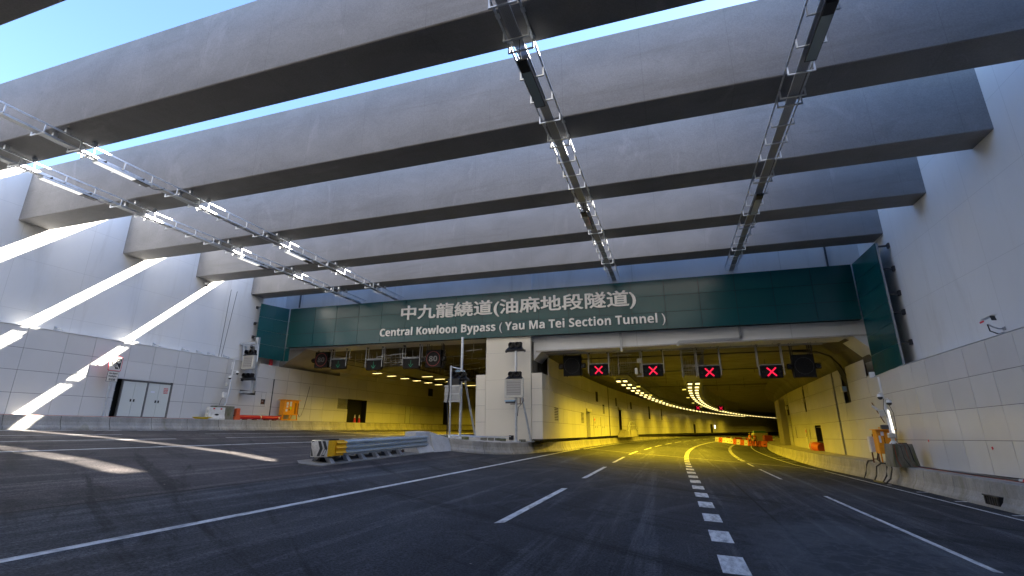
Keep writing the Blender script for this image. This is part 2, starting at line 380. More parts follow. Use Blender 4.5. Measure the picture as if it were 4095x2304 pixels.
def dup(root, loc, label=None, group=None, rz=None):
    def cp(o, par):
        c = o.copy(); COL.objects.link(c)
        for k in kids(o): cp(k, c)
        if par is not None: c.parent = par
        return c
    r = cp(root, None); r.location = loc
    if rz is not None: r.rotation_euler = (0, 0, rz)
    if label: r['label'] = label
    if group: r['group'] = group
    return r
KIDS = {}
def kids(o): return [c for c in bpy.data.objects if c.parent == o]
def sans_bold(t):
    o = ''
    for ch in t:
        if 'A' <= ch <= 'Z': o += chr(0x1D5D4 + ord(ch) - 65)
        elif 'a' <= ch <= 'z': o += chr(0x1D5EE + ord(ch) - 97)
        elif '0' <= ch <= '9': o += chr(0x1D7EC + ord(ch) - 48)
        else: o += ch
    return o
def text_mesh(name, body, mat, parent, x0, x1, z0, z1, y, depth=.02, bold=0., shear=0., plane='y', split=0):
    """flat lettering scaled to the box x0..x1, z0..z1; plane 'y' faces -Y, 'x+' faces +X (u runs +Y), 'x-' faces -X"""
    c = bpy.data.curves.new(name, 'FONT'); c.body = sans_bold(body); c.size = 1; c.extrude = .5; c.resolution_u = 3
    t = bpy.data.objects.new(name, c); COL.objects.link(t)
    dg = bpy.context.evaluated_depsgraph_get(); me = bpy.data.meshes.new_from_object(t.evaluated_get(dg))
    bpy.data.objects.remove(t); bpy.data.curves.remove(c)
    if bold > 0:      # heavier strokes: the outline repeated with small offsets, each a hair deeper so no faces coincide
        bm = bmesh.new(); src = me
        for i, (dx, dy) in enumerate(((0, 0), (bold, 0), (-bold, 0), (0, bold), (0, -bold), (bold * .7, bold * .7), (-bold * .7, -bold * .7), (bold * .7, -bold * .7), (-bold * .7, bold * .7))):
            q = src.copy()
            for v in q.vertices: v.co = Vector((v.co.x + dx, v.co.y + dy, v.co.z * (1 - .03 * i)))
            bm.from_mesh(q); bpy.data.meshes.remove(q)
        bm.to_mesh(me); bm.free()
    xs = [v.co.x for v in me.vertices]; ys = [v.co.y for v in me.vertices]; a, b, cc, d = min(xs), max(xs), min(ys), max(ys)
    off = world_loc(parent)
    for v in me.vertices:
        u = x0 + (v.co.x - a) / (b - a) * (x1 - x0); w = z0 + (v.co.y - cc) / (d - cc) * (z1 - z0) + shear * (u - x0); t_ = (v.co.z + .5) * depth
        if plane == 'y': p = Vector((u, y - t_, w))
        elif plane == 'x+': p = Vector((y + t_, u, w))
        else: p = Vector((y - t_, u, w))
        v.co = p - off
    me.materials.clear(); me.materials.append(M[mat])
    if not split:
        o = bpy.data.objects.new(name, me); COL.objects.link(o); o.parent = parent
        return o
    # one part per word: cut the lettering wherever there is a gap wider than split
    xs = sorted((min(me.vertices[i].co.x for i in p.vertices), max(me.vertices[i].co.x for i in p.vertices)) for p in me.polygons); cuts = []; end = xs[0][1]
    for a_, b_ in xs:
        if a_ > end + split: cuts.append((a_ + end) / 2)
        end = max(end, b_)
    cuts = [-1e9] + cuts + [1e9]
    for lo_, hi_ in zip(cuts[:-1], cuts[1:]):
        m2 = me.copy(); bm = bmesh.new(); bm.from_mesh(m2); bmesh.ops.delete(bm, geom=[v for v in bm.verts if not lo_ < v.co.x < hi_], context='VERTS'); bm.to_mesh(m2); bm.free()
        o = bpy.data.objects.new(name, m2); COL.objects.link(o); o.parent = parent
    bpy.data.meshes.remove(me)

# ---------------------------------------------------------------- road frame: straight to Y0, then a right-hand curve of radius RC
RC, Y0 = 300.0, 31.0
def S(o, s):
    if s <= Y0: return (o, s)
    th = (s - Y0) / RC; return (RC - (RC - o) * math.cos(th), Y0 + (RC - o) * math.sin(th))
def SP(o, s, z): p = S(o, s); return (p[0], p[1], z)
def heading(s): return -max(0, s - Y0) / RC
PROF = [(-40, 2.3), (-26.6, 1.81), (-21, 1.54), (-17.5, 1.33), (-14, 1.08), (-10, .66), (-7, .35), (0, 0), (12, -.6)]
def zr(o):
    for (a, za), (b, zb) in zip(PROF[:-1], PROF[1:]):
        if a <= o <= b: return za + (zb - za) * (o - a) / (b - a)
    return PROF[0][1] if o < -40 else PROF[-1][1]
def frange(a, b, st):
    n = max(1, int(round((b - a) / st))); return [a + (b - a) * i / n for i in range(n + 1)]

# ================================================================ SETTING
g = MB(); os_ = [-29.2, -26.6, -24, -21, -19, -17.5, -15.5, -14, -12, -10, -8.5, -7, -4, 0, 4, 8, 10.6]
ss = frange(-30, 31, 3) + frange(31, 230, 5)[1:]
vs = [SP(o, s, zr(o)) for s in ss for o in os_]; n = len(os_)
fs = [(i * n + j, i * n + j + 1, (i + 1) * n + j + 1, (i + 1) * n + j) for i in range(len(ss) - 1) for j in range(n - 1)]
road = g.add(vs, fs).build('road', 'asphalt'); tag(road, kind='structure')
g = MB(); Z = 13.9; E_ = 900
for a, b in (((-E_, -E_), (-29.5, E_)), ((11.4, -E_), (E_, E_)), ((-29.5, 31.8), (11.4, E_)), ((-29.5, -E_), (11.4, -31))):
    g.add([(a[0], a[1], Z), (b[0], a[1], Z), (b[0], b[1], Z), (a[0], b[1], Z)], [(0, 1, 2, 3)])
g.add([(-29.4, -31, Z), (11.3, -31, Z), (11.3, -30.5, -1), (-29.4, -30.5, -1)], [(0, 1, 2, 3)])
tag(g.build('ground', 'earth', fix=False), kind='structure')

# painted markings: children of the road
def strip(mb, o0, o1, s0, s1, w, skew=0., st=3.):
    """line from (o0,s0) to (o1,s1), laterally w wide"""
    ks = frange(0, 1, st / max(st, abs(s1 - s0))); vs = []
    for k in ks:
        o = o0 + (o1 - o0) * k; s = s0 + (s1 - s0) * k
        for d in (-w / 2, w / 2): vs.append(SP(o + d, s + skew * d, zr(o + d) + .005))
    mb.add(vs, [(2 * i, 2 * i + 1, 2 * i + 3, 2 * i + 2) for i in range(len(ks) - 1)])
e = MB()
strip(e, -7.35, -7.3, -25, 39, .13); strip(e, -7.1, -6.9, 39.5, 200, .13)
strip(e, 8.35, 7.66, 13, 32.4, .12); strip(e, 8.6, 8.35, -20, 13, .12)
strip(e, 7.5, 7.1, 33.5, 37, .12); strip(e, 7.1, 6.3, 37, 74, .12); strip(e, 6.3, 6.5, 74, 200, .12)
strip(e, -16.7, -16.4, -20, 22, .13); strip(e, -16.4, -15.6, 22, 60, .13)
strip(e, -25.9, -25.9, -20, 200, .12)
e.build('edge_line', 'paint', road, fix=False)
e = MB()
for k in range(0, 20): strip(e, -3.22 if k < 4 else -3.0, -3.22 if k < 4 else -3.0, 9.15 + 9 * k, 14.9 + 9 * k, .15, 1.)
for a, b in ((10.4, 19.1), (24.4, 27.1), (32.4, 34.8)): pass
for a, b in ((-6.0, 1.0), (9.8, 18.8), (24.3, 27.1 + 3), (32.2, 35)): strip(e, 4.35 if a < 20 else 4.1, 4.35 if a < 20 else 4.1, a, b, .12)
for k in range(-1, 9):
    strip(e, -19.7, -19.6, 9.8 + 12.2 * k - 4, 18.0 + 12.2 * k - 2.5, .11)
    strip(e, -22.5, -22.5, 11.1 + 12.2 * k - 4, 15.3 + 12.2 * k, .11)
e.build('lane_dash', 'paint', road, fix=False)
e = MB()
for k in range(-2, 60):
    s = 7.72 + 2.0 * k; w = .36 if s < 26 else .30
    strip(e, .62 - .006 * max(0, min(s, 24) - 8), .62 - .006 * max(0, min(s, 24) - 8), s, s + 1.02, w, .06)
for k in range(0, 22): strip(e, 4.08, 4.08, 37.2 + 2.0 * k, 38.2 + 2.0 * k, .28)
e.build('merge_dash', 'paint', road, fix=False)
e = MB()
for s in [14.9, 17.6] + [20.4 + 2.58 * k for k in range(5)]: strip(e, 8.42, 9.15 if s < 24 else 8.75, s, s + .38, .001) if False else e.add([SP(8.42 - .02 * (s - 20), s, zr(8.4) + .006), SP(9.0 - .03 * (s - 20), s + .35, zr(9.0) + .006), SP(9.0 - .03 * (s - 20), s + .5, zr(9.0) + .006), SP(8.42 - .02 * (s - 20), s + .15, zr(8.4) + .006)], [(0, 1, 2, 3)])
for k in range(12): e.add([SP(7.0 - .02 * k, 40 + 3 * k, zr(7) + .006), SP(7.9, 41.2 + 3 * k, zr(7.9) + .006), SP(7.9, 41.45 + 3 * k, zr(7.9) + .006), SP(7.0 - .02 * k, 40.2 + 3 * k, zr(7) + .006)], [(0, 1, 2, 3)])
for k in range(26):
    s = 8.0 + 2.1 * k; e.add([SP(-26.25, s, zr(-26.2) + .006), SP(-26.02, s, zr(-26.0) + .006), SP(-26.02, s + 1.3, zr(-26.0) + .006), SP(-26.25, s + 1.3, zr(-26.2) + .006)], [(0, 1, 2, 3)])
e.build('edge_tick', 'paint', road, fix=False)
e = MB()   # expansion joint across the tunnel mouth
P = [(-7.35, 40.3), (-3.2, 38.4), (.5, 36.9), (4.1, 35.3), (8.0, 33.5)]
for d0, d1 in ((0, .10), (.22, .30)):
    vs = []
    for o, s in P: vs += [SP(o, s + d0, zr(o) + .004), SP(o, s + d1, zr(o) + .004)]
    e.add(vs, [(2 * i, 2 * i + 1, 2 * i + 3, 2 * i + 2) for i in range(len(P) - 1)])
P = [(-25.9, 31.0), (-21, 30.6), (-17, 30.3), (-13, 30.0)]
vs = []
for o, s in P: vs += [SP(o, s, zr(o) + .004), SP(o, s + .3, zr(o) + .004)]
e.add(vs, [(2 * i, 2 * i + 1, 2 * i + 3, 2 * i + 2) for i in range(len(P) - 1)])
e.build('expansion_joint', 'concrete', road, fix=False)

# ---------------------------------------------------------------- clad walls
def rect_sub(r, holes):
    out = [r]
    for h in holes:
        nx = []
        for (a, b, c, d) in out:
            if h[0] >= b - 1e-6 or h[1] <= a + 1e-6 or h[2] >= d - 1e-6 or h[3] <= c + 1e-6: nx.append((a, b, c, d)); continue
            if h[0] > a: nx.append((a, h[0], c, d))
            if h[1] < b: nx.append((h[1], b, c, d))
            a2, b2 = max(a, h[0]), min(b, h[1])
            if h[2] > c: nx.append((a2, b2, c, h[2]))
            if h[3] < d: nx.append((a2, b2, h[3], d))
        out = [q for q in nx if q[1] - q[0] > .04 and q[3] - q[2] > .04]
    return out
def cladding(mb, o, side, cols, rows, holes=(), slope=0., sref=18., gap=.014, jit=.004, th=.03, offs=None):
    """side=+1: face looks towards +o, -1: towards -o."""
    for a, b in zip(cols[:-1], cols[1:]):
        for c, d in zip(rows[:-1], rows[1:]):
            for (s0, s1, z0, z1) in rect_sub((a, b, c, d), holes):
                s0 += gap / 2; s1 -= gap / 2; z0 += gap / 2; z1 -= gap / 2
                def zz(z, s): return z + slope * (min(s, 42) - sref)
                j = [random.uniform(-jit, jit) for _ in range(4)]
                f = [SP(o + j[0], s0, zz(z0, s0)), SP(o + j[1], s1, zz(z0, s1)), SP(o + j[2], s1, zz(z1, s1)), SP(o + j[3], s0, zz(z1, s0))]
                bk = [SP(o - side * th, s0, zz(z0, s0)), SP(o - side * th, s1, zz(z0, s1)), SP(o - side * th, s1, zz(z1, s1)), SP(o - side * th, s0, zz(z1, s0))]
                mb.hexa(f + bk)
def sheet(mb, o, ss, z0, z1):
    vs = []
    for s in ss: vs += [SP(o, s, z0), SP(o, s, z1)]
    mb.add(vs, [(2 * i, 2 * i + 2, 2 * i + 3, 2 * i + 1) for i in range(len(ss) - 1)])

def wallbox(o0, o1, s0, s1, z0, z1):
    return MB().hexa([SP(o0, s0, z0), SP(o0, s1, z0), SP(o0, s1, z1), SP(o0, s0, z1), SP(o1, s0, z0), SP(o1, s1, z0), SP(o1, s1, z1), SP(o1, s0, z1)])
# LEFT wall -------------------------------------------------------
LW = thing('retaining_wall', 'tall pale wall on the left crossed by bright sun streaks, cream panels along its foot', 'wall', (-28.6, 12, 1.8))
MB().box((-29.5, -31, .8), (-28.6, 29.9, 14.0)).build('concrete_face', 'wall', LW)
cols = [-13.4 + 1.3 * k for k in range(22)] + [15.5, 16.75, 18.0, 18.5, 19.85, 21.3, 22.1, 23.4, 24.8, 26.1, 27.44, 29.0] + [29.05 + 1.33 * k for k in range(1, 60)]
cols = sorted(set(c for c in cols))
LHOLES = [(18.15, 21.3, 2.45, 4.45), (26.1, 27.44, 4.17, 4.44), (26.1, 27.44, 6.15, 6.5), (28.03, 28.42, 3.58, 3.92), (28.95, 29.05, 2.4, 5.4), (36.05, 37.33, 3.6, 4.46),
          (37.35, 39.9, 2.4, 4.49), (53.7, 54.8, 2.4, 5.14), (50.3, 51.3, 5.66, 6.52), (28.9, 36.0, 6.41, 8)]
p = MB(); cladding(p, -28.0, 1, [c for c in cols if c < 110], [2.47, 3.42, 4.42, 5.41, 6.40, 7.30], LHOLES + [(-40, 36.0, 6.4, 9)])
p.build('cladding', 'panel', LW)
p = MB(); ss2 = [-13.4, 20, 29.0, 31] + frange(31, 110, 6)[1:]
sheet(p, -28.22, [-13.4, 18.15], 2.42, 6.38); sheet(p, -28.22, [21.3, 26.1], 2.42, 6.38); sheet(p, -28.55, [26.1, 29.0], 2.42, 6.1)
sheet(p, -28.22, [29.05, 31, 37.3], 2.42, 6.3); sheet(p, -28.22, frange(39.9, 53.7, 5), 2.42, 7.2); sheet(p, -28.22, frange(54.8, 110, 6), 2.42, 7.2)
p.build('cladding_backing', 'joint', LW, fix=False)
p = MB()
for a, b in ((-13.4, 26.1),): p.box((-28.6, a, 6.385), (-27.97, b, 6.42))
p.build('ledge_cap', 'white_clean', LW)
for y in (15.2, 18.9, 20.1, 21.9, 22.9, 23.7, 24.9):
    b = MB(); b.beam((-28.6, y, 6.62), (-28.02, y, 6.47), .07, .05); b.box((-28.6, y - .05, 6.45), (-28.55, y + .05, 6.7)); b.build('cladding_bracket', 'galv', LW)
# double cabinet doors in a recess painted black for its shade
b = MB(); b.box((-28.58, 18.15, 2.42), (-28.5, 21.3, 4.47)); b.build('door_recess', 'dark', LW)
b = MB(); b.box((-28.12, 18.5, 4.36), (-28.02, 21.28, 4.43)); b.box((-28.12, 18.5, 2.5), (-28.02, 18.56, 4.36)); b.box((-28.12, 19.84, 2.5), (-28.02, 19.92, 4.36)); b.box((-28.12, 21.22, 2.5), (-28.02, 21.28, 4.36)); b.box((-28.12, 18.5, 2.44), (-28.02, 21.28, 2.5))
b.build('door_frame', 'frame', LW)
MB().box((-28.14, 18.5, 2.5), (-28.13, 21.28, 4.36)).build('door_backing', 'dark', LW)
for y0, y1, h in ((18.565, 19.195, 1), (19.205, 19.835, 0), (19.925, 20.565, 1), (20.575, 21.215, 0)):
    d = MB().box((-28.1, y0, 2.51), (-28.05, y1, 4.35)).build('cabinet_door', 'door', LW)
    yy = y1 - .12 if h else y0 + .04
    MB().box((-28.05, yy, 3.28), (-28.04, yy + .08, 3.42)).build('door_handle', 'ink', d)
    if y0 > 20.5:
        for i, t in enumerate(('PRESSURE', 'REDUCING', 'VALVES', '減壓閥')):
            text_mesh('door_lettering', t, 'redflat', d, y0 + .26, y0 + .52, 4.08 - i * .085, 4.14 - i * .085, -28.047, .004, .01, plane='x+')
    if 19.9 < y0 < 20: MB().box((-28.05, y0 + .18, 3.83), (-28.045, y0 + .42, 3.92)).build('paper_label', 'sticker', d)
for y, r in ((18.3, .05),):
    MB().tube([(-28.3, y, 2.45), (-28.3, y, 4.45)], r, 10).build('pipe', 'steel', LW, True)
    for z in (2.8, 3.3, 3.8, 4.2): MB().tube([(-28.3, y, z), (-28.3, y, z + .06)], .065, 10).build('pipe_clamp', 'steel', LW)
# small recessed box, doorway, vent, slots further in
MB().box((-28.22, 28.06, 3.6), (-28.1, 28.4, 3.86)).build('junction_box', 'rust', LW)
MB().box((-28.09, 28.2, 3.78), (-28.085, 28.28, 3.81)).build('paper_label', 'sticker', LW)
b = MB()
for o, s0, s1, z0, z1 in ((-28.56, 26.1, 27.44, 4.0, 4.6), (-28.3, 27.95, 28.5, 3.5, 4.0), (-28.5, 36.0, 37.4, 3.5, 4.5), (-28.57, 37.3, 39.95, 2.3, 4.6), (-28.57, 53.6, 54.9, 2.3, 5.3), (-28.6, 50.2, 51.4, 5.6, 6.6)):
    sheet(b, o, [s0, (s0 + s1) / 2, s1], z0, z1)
b.build('recess_shade', 'dark', LW, fix=False)  # flat black sheets painted in as the shade inside the openings
for s in (37.35, 39.9): MB().add([SP(-28.0, s, 2.4), SP(-28.56, s, 2.4), SP(-28.56, s, 4.5), SP(-28.0, s, 4.5)], [(0, 1, 2, 3)]).build('door_jamb', 'dark', LW, fix=False)  # jamb sides coloured black for the doorway's shade
b = MB()
for k in range(9):
    z = 3.62 + k * .095; b.hexa([SP(-28.02, 36.07, z), SP(-28.02, 37.3, z), SP(-28.02, 37.3, z + .028), SP(-28.02, 36.07, z + .028), SP(-28.06, 36.07, z + .02), SP(-28.06, 37.3, z + .02), SP(-28.06, 37.3, z + .045), SP(-28.06, 36.07, z + .045)])
b.build('vent_louvre', 'panel', LW)
for s0, s1, z0, z1 in ((46.15, 46.95, 2.5, 4.24),):
    f = MB().hexa([SP(-27.99, s0, z0), SP(-27.99, s1, z0), SP(-27.99, s1, z1), SP(-27.99, s0, z1), SP(-28.0, s0, z0), SP(-28.0, s1, z0), SP(-28.0, s1, z1), SP(-28.0, s0, z1)]).build('hydrant_door', 'door', LW)
    [wallbox(-27.98, -28.0, a_, a_ + .03, z0, z1).build('door_frame', 'frame', f) for a_ in (s0 - .03, s1)]
MB().hexa([SP(-27.97, 47.0, 3.6), SP(-27.97, 47.3, 3.6), SP(-27.97, 47.3, 4.2), SP(-27.97, 47.0, 4.2), SP(-28.0, 47.0, 3.6), SP(-28.0, 47.3, 3.6), SP(-28.0, 47.3, 4.2), SP(-28.0, 47.0, 4.2)]).build('phone_sign', 'sign_face', LW)
# conduits running down the upper wall
for y, yb in ((24.6, 24.5), (25.1, 24.7)):
    MB().tube([(-28.58, y, 11.2), (-28.58, (y + yb) / 2, 8.8), (-28.58, yb, 6.45)], .012, 5).build('thin_conduit', 'darksteel', LW)

# RIGHT wall -------------------------------------------------------
RW = thing('retaining_wall', 'tall shaded wall on the right with a band of glossy cream panels below', 'wall', (10.5, 12, 0))
MB().box((10.5, -31, -1.2), (11.4, 31.9, 16.6)).build('concrete_face', 'wall', RW)
rcols = [-13 + 1.41 * k for k in range(0, 18)]; rcols = [c for c in rcols if c < 11.5] + [12.6, 14.0, 15.4, 16.8, 18.24, 19.66, 21.05, 22.45, 23.87, 25.15, 26.42, 27.6, 28.8, 30.0, 30.4] + [30.45 + 1.42 * k for k in range(1, 60)]
RHOLES = [(36.35, 36.75, -1, 9), (33.55, 34.75, 3.56, 9), (55.9, 56.5, -1, 9), (45.95, 46.6, 3.55, 6), (44.2, 44.4, 4.5, 6), (56.5, 58.0, 3.55, 4.55), (53.0, 53.8, 1.45, 2.4), (41.9, 43.95, -1, 2.45), (46.1, 46.5, 1.45, 2.15)]
p = MB(); cladding(p, 9.9, -1, rcols, [.40, 1.5, 2.57, 3.62, 4.66, 5.60], RHOLES + [(-40, 30.4, 4.66, 9)], -.0135, 18.)
p.build('cladding', 'panel', RW)
p = MB(); sheet(p, 10.15, [-13, 10, 29.0, 33.5], -.2, 4.35); sheet(p, 10.4, [33.5, 34.8], .1, 5.2); sheet(p, 10.15, [34.8, 38, 41.9], .1, 5.0); sheet(p, 10.15, frange(43.95, 110, 6), -.3, 5.1)
p.build('cladding_backing', 'joint', RW, fix=False)
p = MB(); p.hexa([(9.9, -13, 5.09), (10.5, -13, 5.09), (10.5, 30.4, 4.51), (9.9, 30.4, 4.51), (9.9, -13, 5.11), (10.5, -13, 5.11), (10.5, 30.4, 4.53), (9.9, 30.4, 4.53)]); p.build('ledge_cap', 'wall', RW)
b = MB(); sheet(b, 10.46, [41.8, 43, 44.0], -.5, 2.6); sheet(b, 10.2, [46.0, 46.7], 3.3, 5.3); sheet(b, 10.12, [56.4, 58.1], 3., 4.3); sheet(b, 10.2, [52.9, 53.9], 1., 2.3); b.build('recess_shade', 'dark', RW, fix=False)  # black sheets stand in for shade in the doorway and slots
for s in (41.9, 43.95): MB().add([SP(9.92, s, -.3), SP(10.9, s, -.3), SP(10.9, s, 2.2), SP(9.92, s, 2.2)], [(0, 1, 2, 3)]).build('door_jamb', 'dark', RW, fix=False)  # jambs painted near-black to hold the doorway's shade
for z in (.95, 2.0): MB().tube([SP(10.0, 41.9, z), SP(10.0, 43.95, z)], .02, 6).build('cross_bar', 'steel', RW)
for s in (36.4, 55.95): MB().hexa([SP(9.88, s, .2), SP(9.88, s + .05, .2), SP(9.88, s + .05, 4.2 + .9), SP(9.88, s, 5.1), SP(9.95, s, .2), SP(9.95, s + .05, .2), SP(9.95, s + .05, 5.1), SP(9.95, s, 5.1)]).build('joint_trim', 'steel', RW)
b = MB()
for k in range(9):
    z = 1.2 + k * .1; b.hexa([SP(9.88, 53.0, z), SP(9.88, 53.8, z), SP(9.88, 53.8, z + .03), SP(9.88, 53.0, z + .03), SP(9.92, 53.0, z + .02), SP(9.92, 53.8, z + .02), SP(9.92, 53.8, z + .05), SP(9.92, 53.0, z + .05)])
b.build('vent_louvre', 'panel', RW)
wallbox(9.86, 9.885, 47.3, 47.9, 1.17, 1.92).build('phone_sign', 'sign_face', RW)
wallbox(9.85, 9.858, 47.45, 47.75, 1.6, 1.8).build('phone_symbol', 'redflat', RW); wallbox(9.85, 9.858, 47.5, 47.7, 1.25, 1.5).build('phone_symbol', 'ink', RW)
wallbox(9.86, 9.885, 46.1, 46.5, 1.17, 1.9).build('hydrant_sign', 'panel', RW)
d = wallbox(9.865, 9.885, 47.35, 47.85, .15, 1.14).build('hydrant_door', 'door', RW)
for s, z in ((16.2, 2.25), (18.0, 1.95), (18.6, 2.15), (20.7, 1.2), (25, 1.35)):
    y = s; q = MB().hexa([(9.888, y, z), (9.888, y + .09, z - .03), (9.888, y + .12, z + .06), (9.888, y + .02, z + .08), (9.89, y, z), (9.89, y + .09, z - .03), (9.89, y + .12, z + .06), (9.89, y + .02, z + .08)]).build('red_sticker', 'redflat', RW)
# black cables and equipment boxes in the slots
b = MB()
for k in range(7):
    o = 10.0 + .0 * k; s = 33.75 + k * .13
    b.tube([SP(7.2 + .12 * k, s, 6.5), SP(8.6 + .06 * k, s, 6.42), SP(9.3 + .05 * k, s, 6.1), SP(9.75, s, 5.5), SP(10.05, s, 4.6), SP(10.1, s, 3.42)], .045, 6)
b.build('cable_bundle', 'cable', RW, True)
wallbox(9.75, 9.95, 34.1, 34.6, 4.0, 4.3).build('equipment_box', 'grey_box', RW); wallbox(9.7, 9.9, 33.95, 34.1, 4.05, 4.3).build('equipment_box', 'blue_strip', RW)
wallbox(9.75, 9.95, 46.1, 46.5, 4.0, 4.25).build('equipment_box', 'grey_box', RW); wallbox(9.75, 9.95, 57.0, 57.6, 3.8, 4.1).build('equipment_box', 'grey_box', RW)
b = MB(); vs = []
sheet(b, 9.35, [59.0, 62.0, 64.6], .3, 4.9); b.add([SP(9.35, 59.0, .3), SP(9.95, 59.0, .3), SP(9.95, 59.0, 4.9), SP(9.35, 59.0, 4.9)], [(0, 1, 2, 3)])
b.build('perforated_screen', 'mesh', RW, fix=False)

# ---------------------------------------------------------------- roof beams
FR = [-10.0, -5.4, -0.85, 3.85, 8.25, 12.65, 17.35, 21.87, 26.3]
beam0 = None
names = {3.85: 'concrete roof beam crossing the top left corner of the view', 8.25: 'nearest full concrete roof beam, widest one with sky above it', 12.65: 'second concrete roof beam with sky slit along its top',
         17.35: 'third concrete roof beam, ending high on the right wall', 21.87: 'fourth concrete roof beam, next but one to the green fascia', 26.3: 'last concrete roof beam just before the green fascia',
         -0.85: 'concrete roof beam right above the camera', -5.4: 'concrete roof beam just behind the camera', -10.0: 'rearmost concrete roof beam behind the camera'}
for y in FR:
    def zb(x): return 11.3 - .3 * (x + 28.6) / 39.1
    bm = MB(); xs = frange(-28.62, 10.52, 4.9); c = .025; w = 1.25; vs = []
    sec = [(0, c, 0), (c, 0, 0), (w - c, 0, 0), (w, c, 0), (w, 2.7 - c, 0), (w - c, 2.7, 0), (c, 2.7, 0), (0, 2.7 - c, 0)]
    for x in xs:
        for dy, dz, _ in sec: vs.append((x, y + dy, zb(x) + dz))
    k = len(sec); bm.add(vs, [(i * k + j, i * k + (j + 1) % k, (i + 1) * k + (j + 1) % k, (i + 1) * k + j) for i in range(len(xs) - 1) for j in range(k)])
    o = bm.build('roof_beam', 'beam'); tag(o, names[y], 'beam', 'concrete beams over the road')

DK = MB().box((-28.6, -31, 13.4), (10.5, -.9, 14.1)).build('sky_blocker_deck', 'beam'); tag(DK, 'unseen deck added behind the camera to keep sky light off the beams', 'sky blocker')  # added unseen slab that shuts out sky light behind the camera
# ---------------------------------------------------------------- portal
PT = thing('tunnel_portal', 'concrete portal face with central pillar between the two tunnel mouths', 'tunnel portal', (-9.7, 29.3, 1.2))
b = MB(); b.box((-28.6, 29.75, 7.72), (-11.3, 31.6, 16.4)); b.box((-11.3, 29.45, 7.3), (-8.2, 31.6, 16.4)); b.box((-8.2, 29.6, 6.62), (10.5, 31.6, 16.4))
b.build('upper_wall', 'wall', PT)
MB().prism([(-8.2, 6.62), (-7.62, 6.62), (-8.2, 6.0)], 'y', 29.6, 31.6).build('corner_haunch', 'wall', PT)
MB().prism([(-28.6, 7.72), (-26.2, 7.72), (-28.6, 6.35)], 'y', 29.9, 46).build('left_haunch', 'concrete', PT)
MB().prism([(10.5, 6.62), (9.4, 6.62), (10.5, 5.5)], 'y', 29.6, 31.6).build('right_haunch', 'wall', PT)
MB().box((-8.0, 29.54, 6.58), (10.4, 29.61, 6.66)).build('lintel_edge', 'concrete', PT)
b = MB(); b.box((-11.25, 29.2, 1.15), (-8.25, 31.0, 7.62))
b.build('pillar', 'pillar', PT)
for z in (3.05, 4.85, 6.55): MB().box((-11.251, 29.196, z), (-8.249, 29.2, z + .006)).build('pillar_joint', 'frame', PT)
rowsP = [1.27, 2.28, 3.28, 4.27, 5.22]
for x0, x1 in ((-11.92, -11.27), (-8.22, -7.55)):
    b = MB()
    for z0, z1 in zip(rowsP[:-1], rowsP[1:]): b.box((x0, 29.2 if x0 < -10 else 29.22, z0 + .006), (x1, 29.3, z1 - .006))
    b.build('pillar_flank', 'pillar', PT)
    MB().box((x0 + .01, 29.25, 1.2), (x1 - .03, 29.9, 5.2)).build('flank_backing', 'joint', PT)
# median between the tubes
b = MB(); sheet(b, -11.3, [29.25, 31] + frange(31, 200, 8)[1:], 1.0, 7.8); sheet(b, -8.15, [29.4, 31] + frange(31, 220, 6)[1:], .8, 7.2)
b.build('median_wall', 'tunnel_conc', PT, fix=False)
MB().box((-12.4, 24.2, 1.15), (-12.39, 24.21, 1.16)) if False else None
# conduits on the right lintel
b = MB(); b.box((-2.72, 29.5, 6.35), (-2.58, 29.59, 7.5)); b.build('lintel_tray', 'tray', PT)
b = MB(); b.box((3.92, 29.5, 6.75), (4.06, 29.59, 7.5)); b.box((.7, 29.5, 6.68), (3.85, 29.59, 6.82)); b.prism([(3.85, 6.68), (4.06, 6.84), (4.06, 6.98), (3.85, 6.82)], 'y', 29.5, 29.59); b.prism([(.7, 6.82), (.55, 6.7), (.55, 6.5), (.65, 6.5), (.7, 6.68)], 'y', 29.5, 29.59)
b.build('lintel_tray', 'tray', PT)
MB().tube([(-27.2, 29.7, 11.0), (-27.2, 29.7, 12.4)], .06, 8).build('drain_pipe', 'darksteel', PT); MB().tube([(8.9, 29.55, 10.2), (8.9, 29.55, 12.0)], .05, 8).build('drain_pipe', 'darksteel', PT)
MB().box((-8.03, 29.738, 7.7), (-8.0, 29.75, 13)) if False else None

# tunnel tubes -----------------------------------------------------
TR = thing('tunnel_tube', 'right-hand tunnel curving away to the right under rows of yellow lamps', 'tunnel', (1, 31, 0))
s_long = [31] + frange(31, 220, 5)[1:]
def loft(mb, sec, ss):
    vs = []; k = len(sec)
    for s in ss:
        for o, z in sec: vs.append(SP(o, s, z))
    mb.add(vs, [(i * k + j, i * k + j + 1, (i + 1) * k + j + 1, (i + 1) * k + j) for i in range(len(ss) - 1) for j in range(k - 1)])
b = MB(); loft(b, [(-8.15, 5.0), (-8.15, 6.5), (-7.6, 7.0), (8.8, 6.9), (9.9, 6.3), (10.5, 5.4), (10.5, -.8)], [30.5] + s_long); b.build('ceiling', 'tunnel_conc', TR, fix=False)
MB().add([SP(-9, 219.9, -2), SP(11.5, 219.9, -2), SP(11.5, 219.9, 8), SP(-9, 219.9, 8)], [(0, 1, 2, 3)]).build('end_light_cap', 'tunnel_conc', TR, fix=False)  # unseen cap added to keep skylight out of the far bore

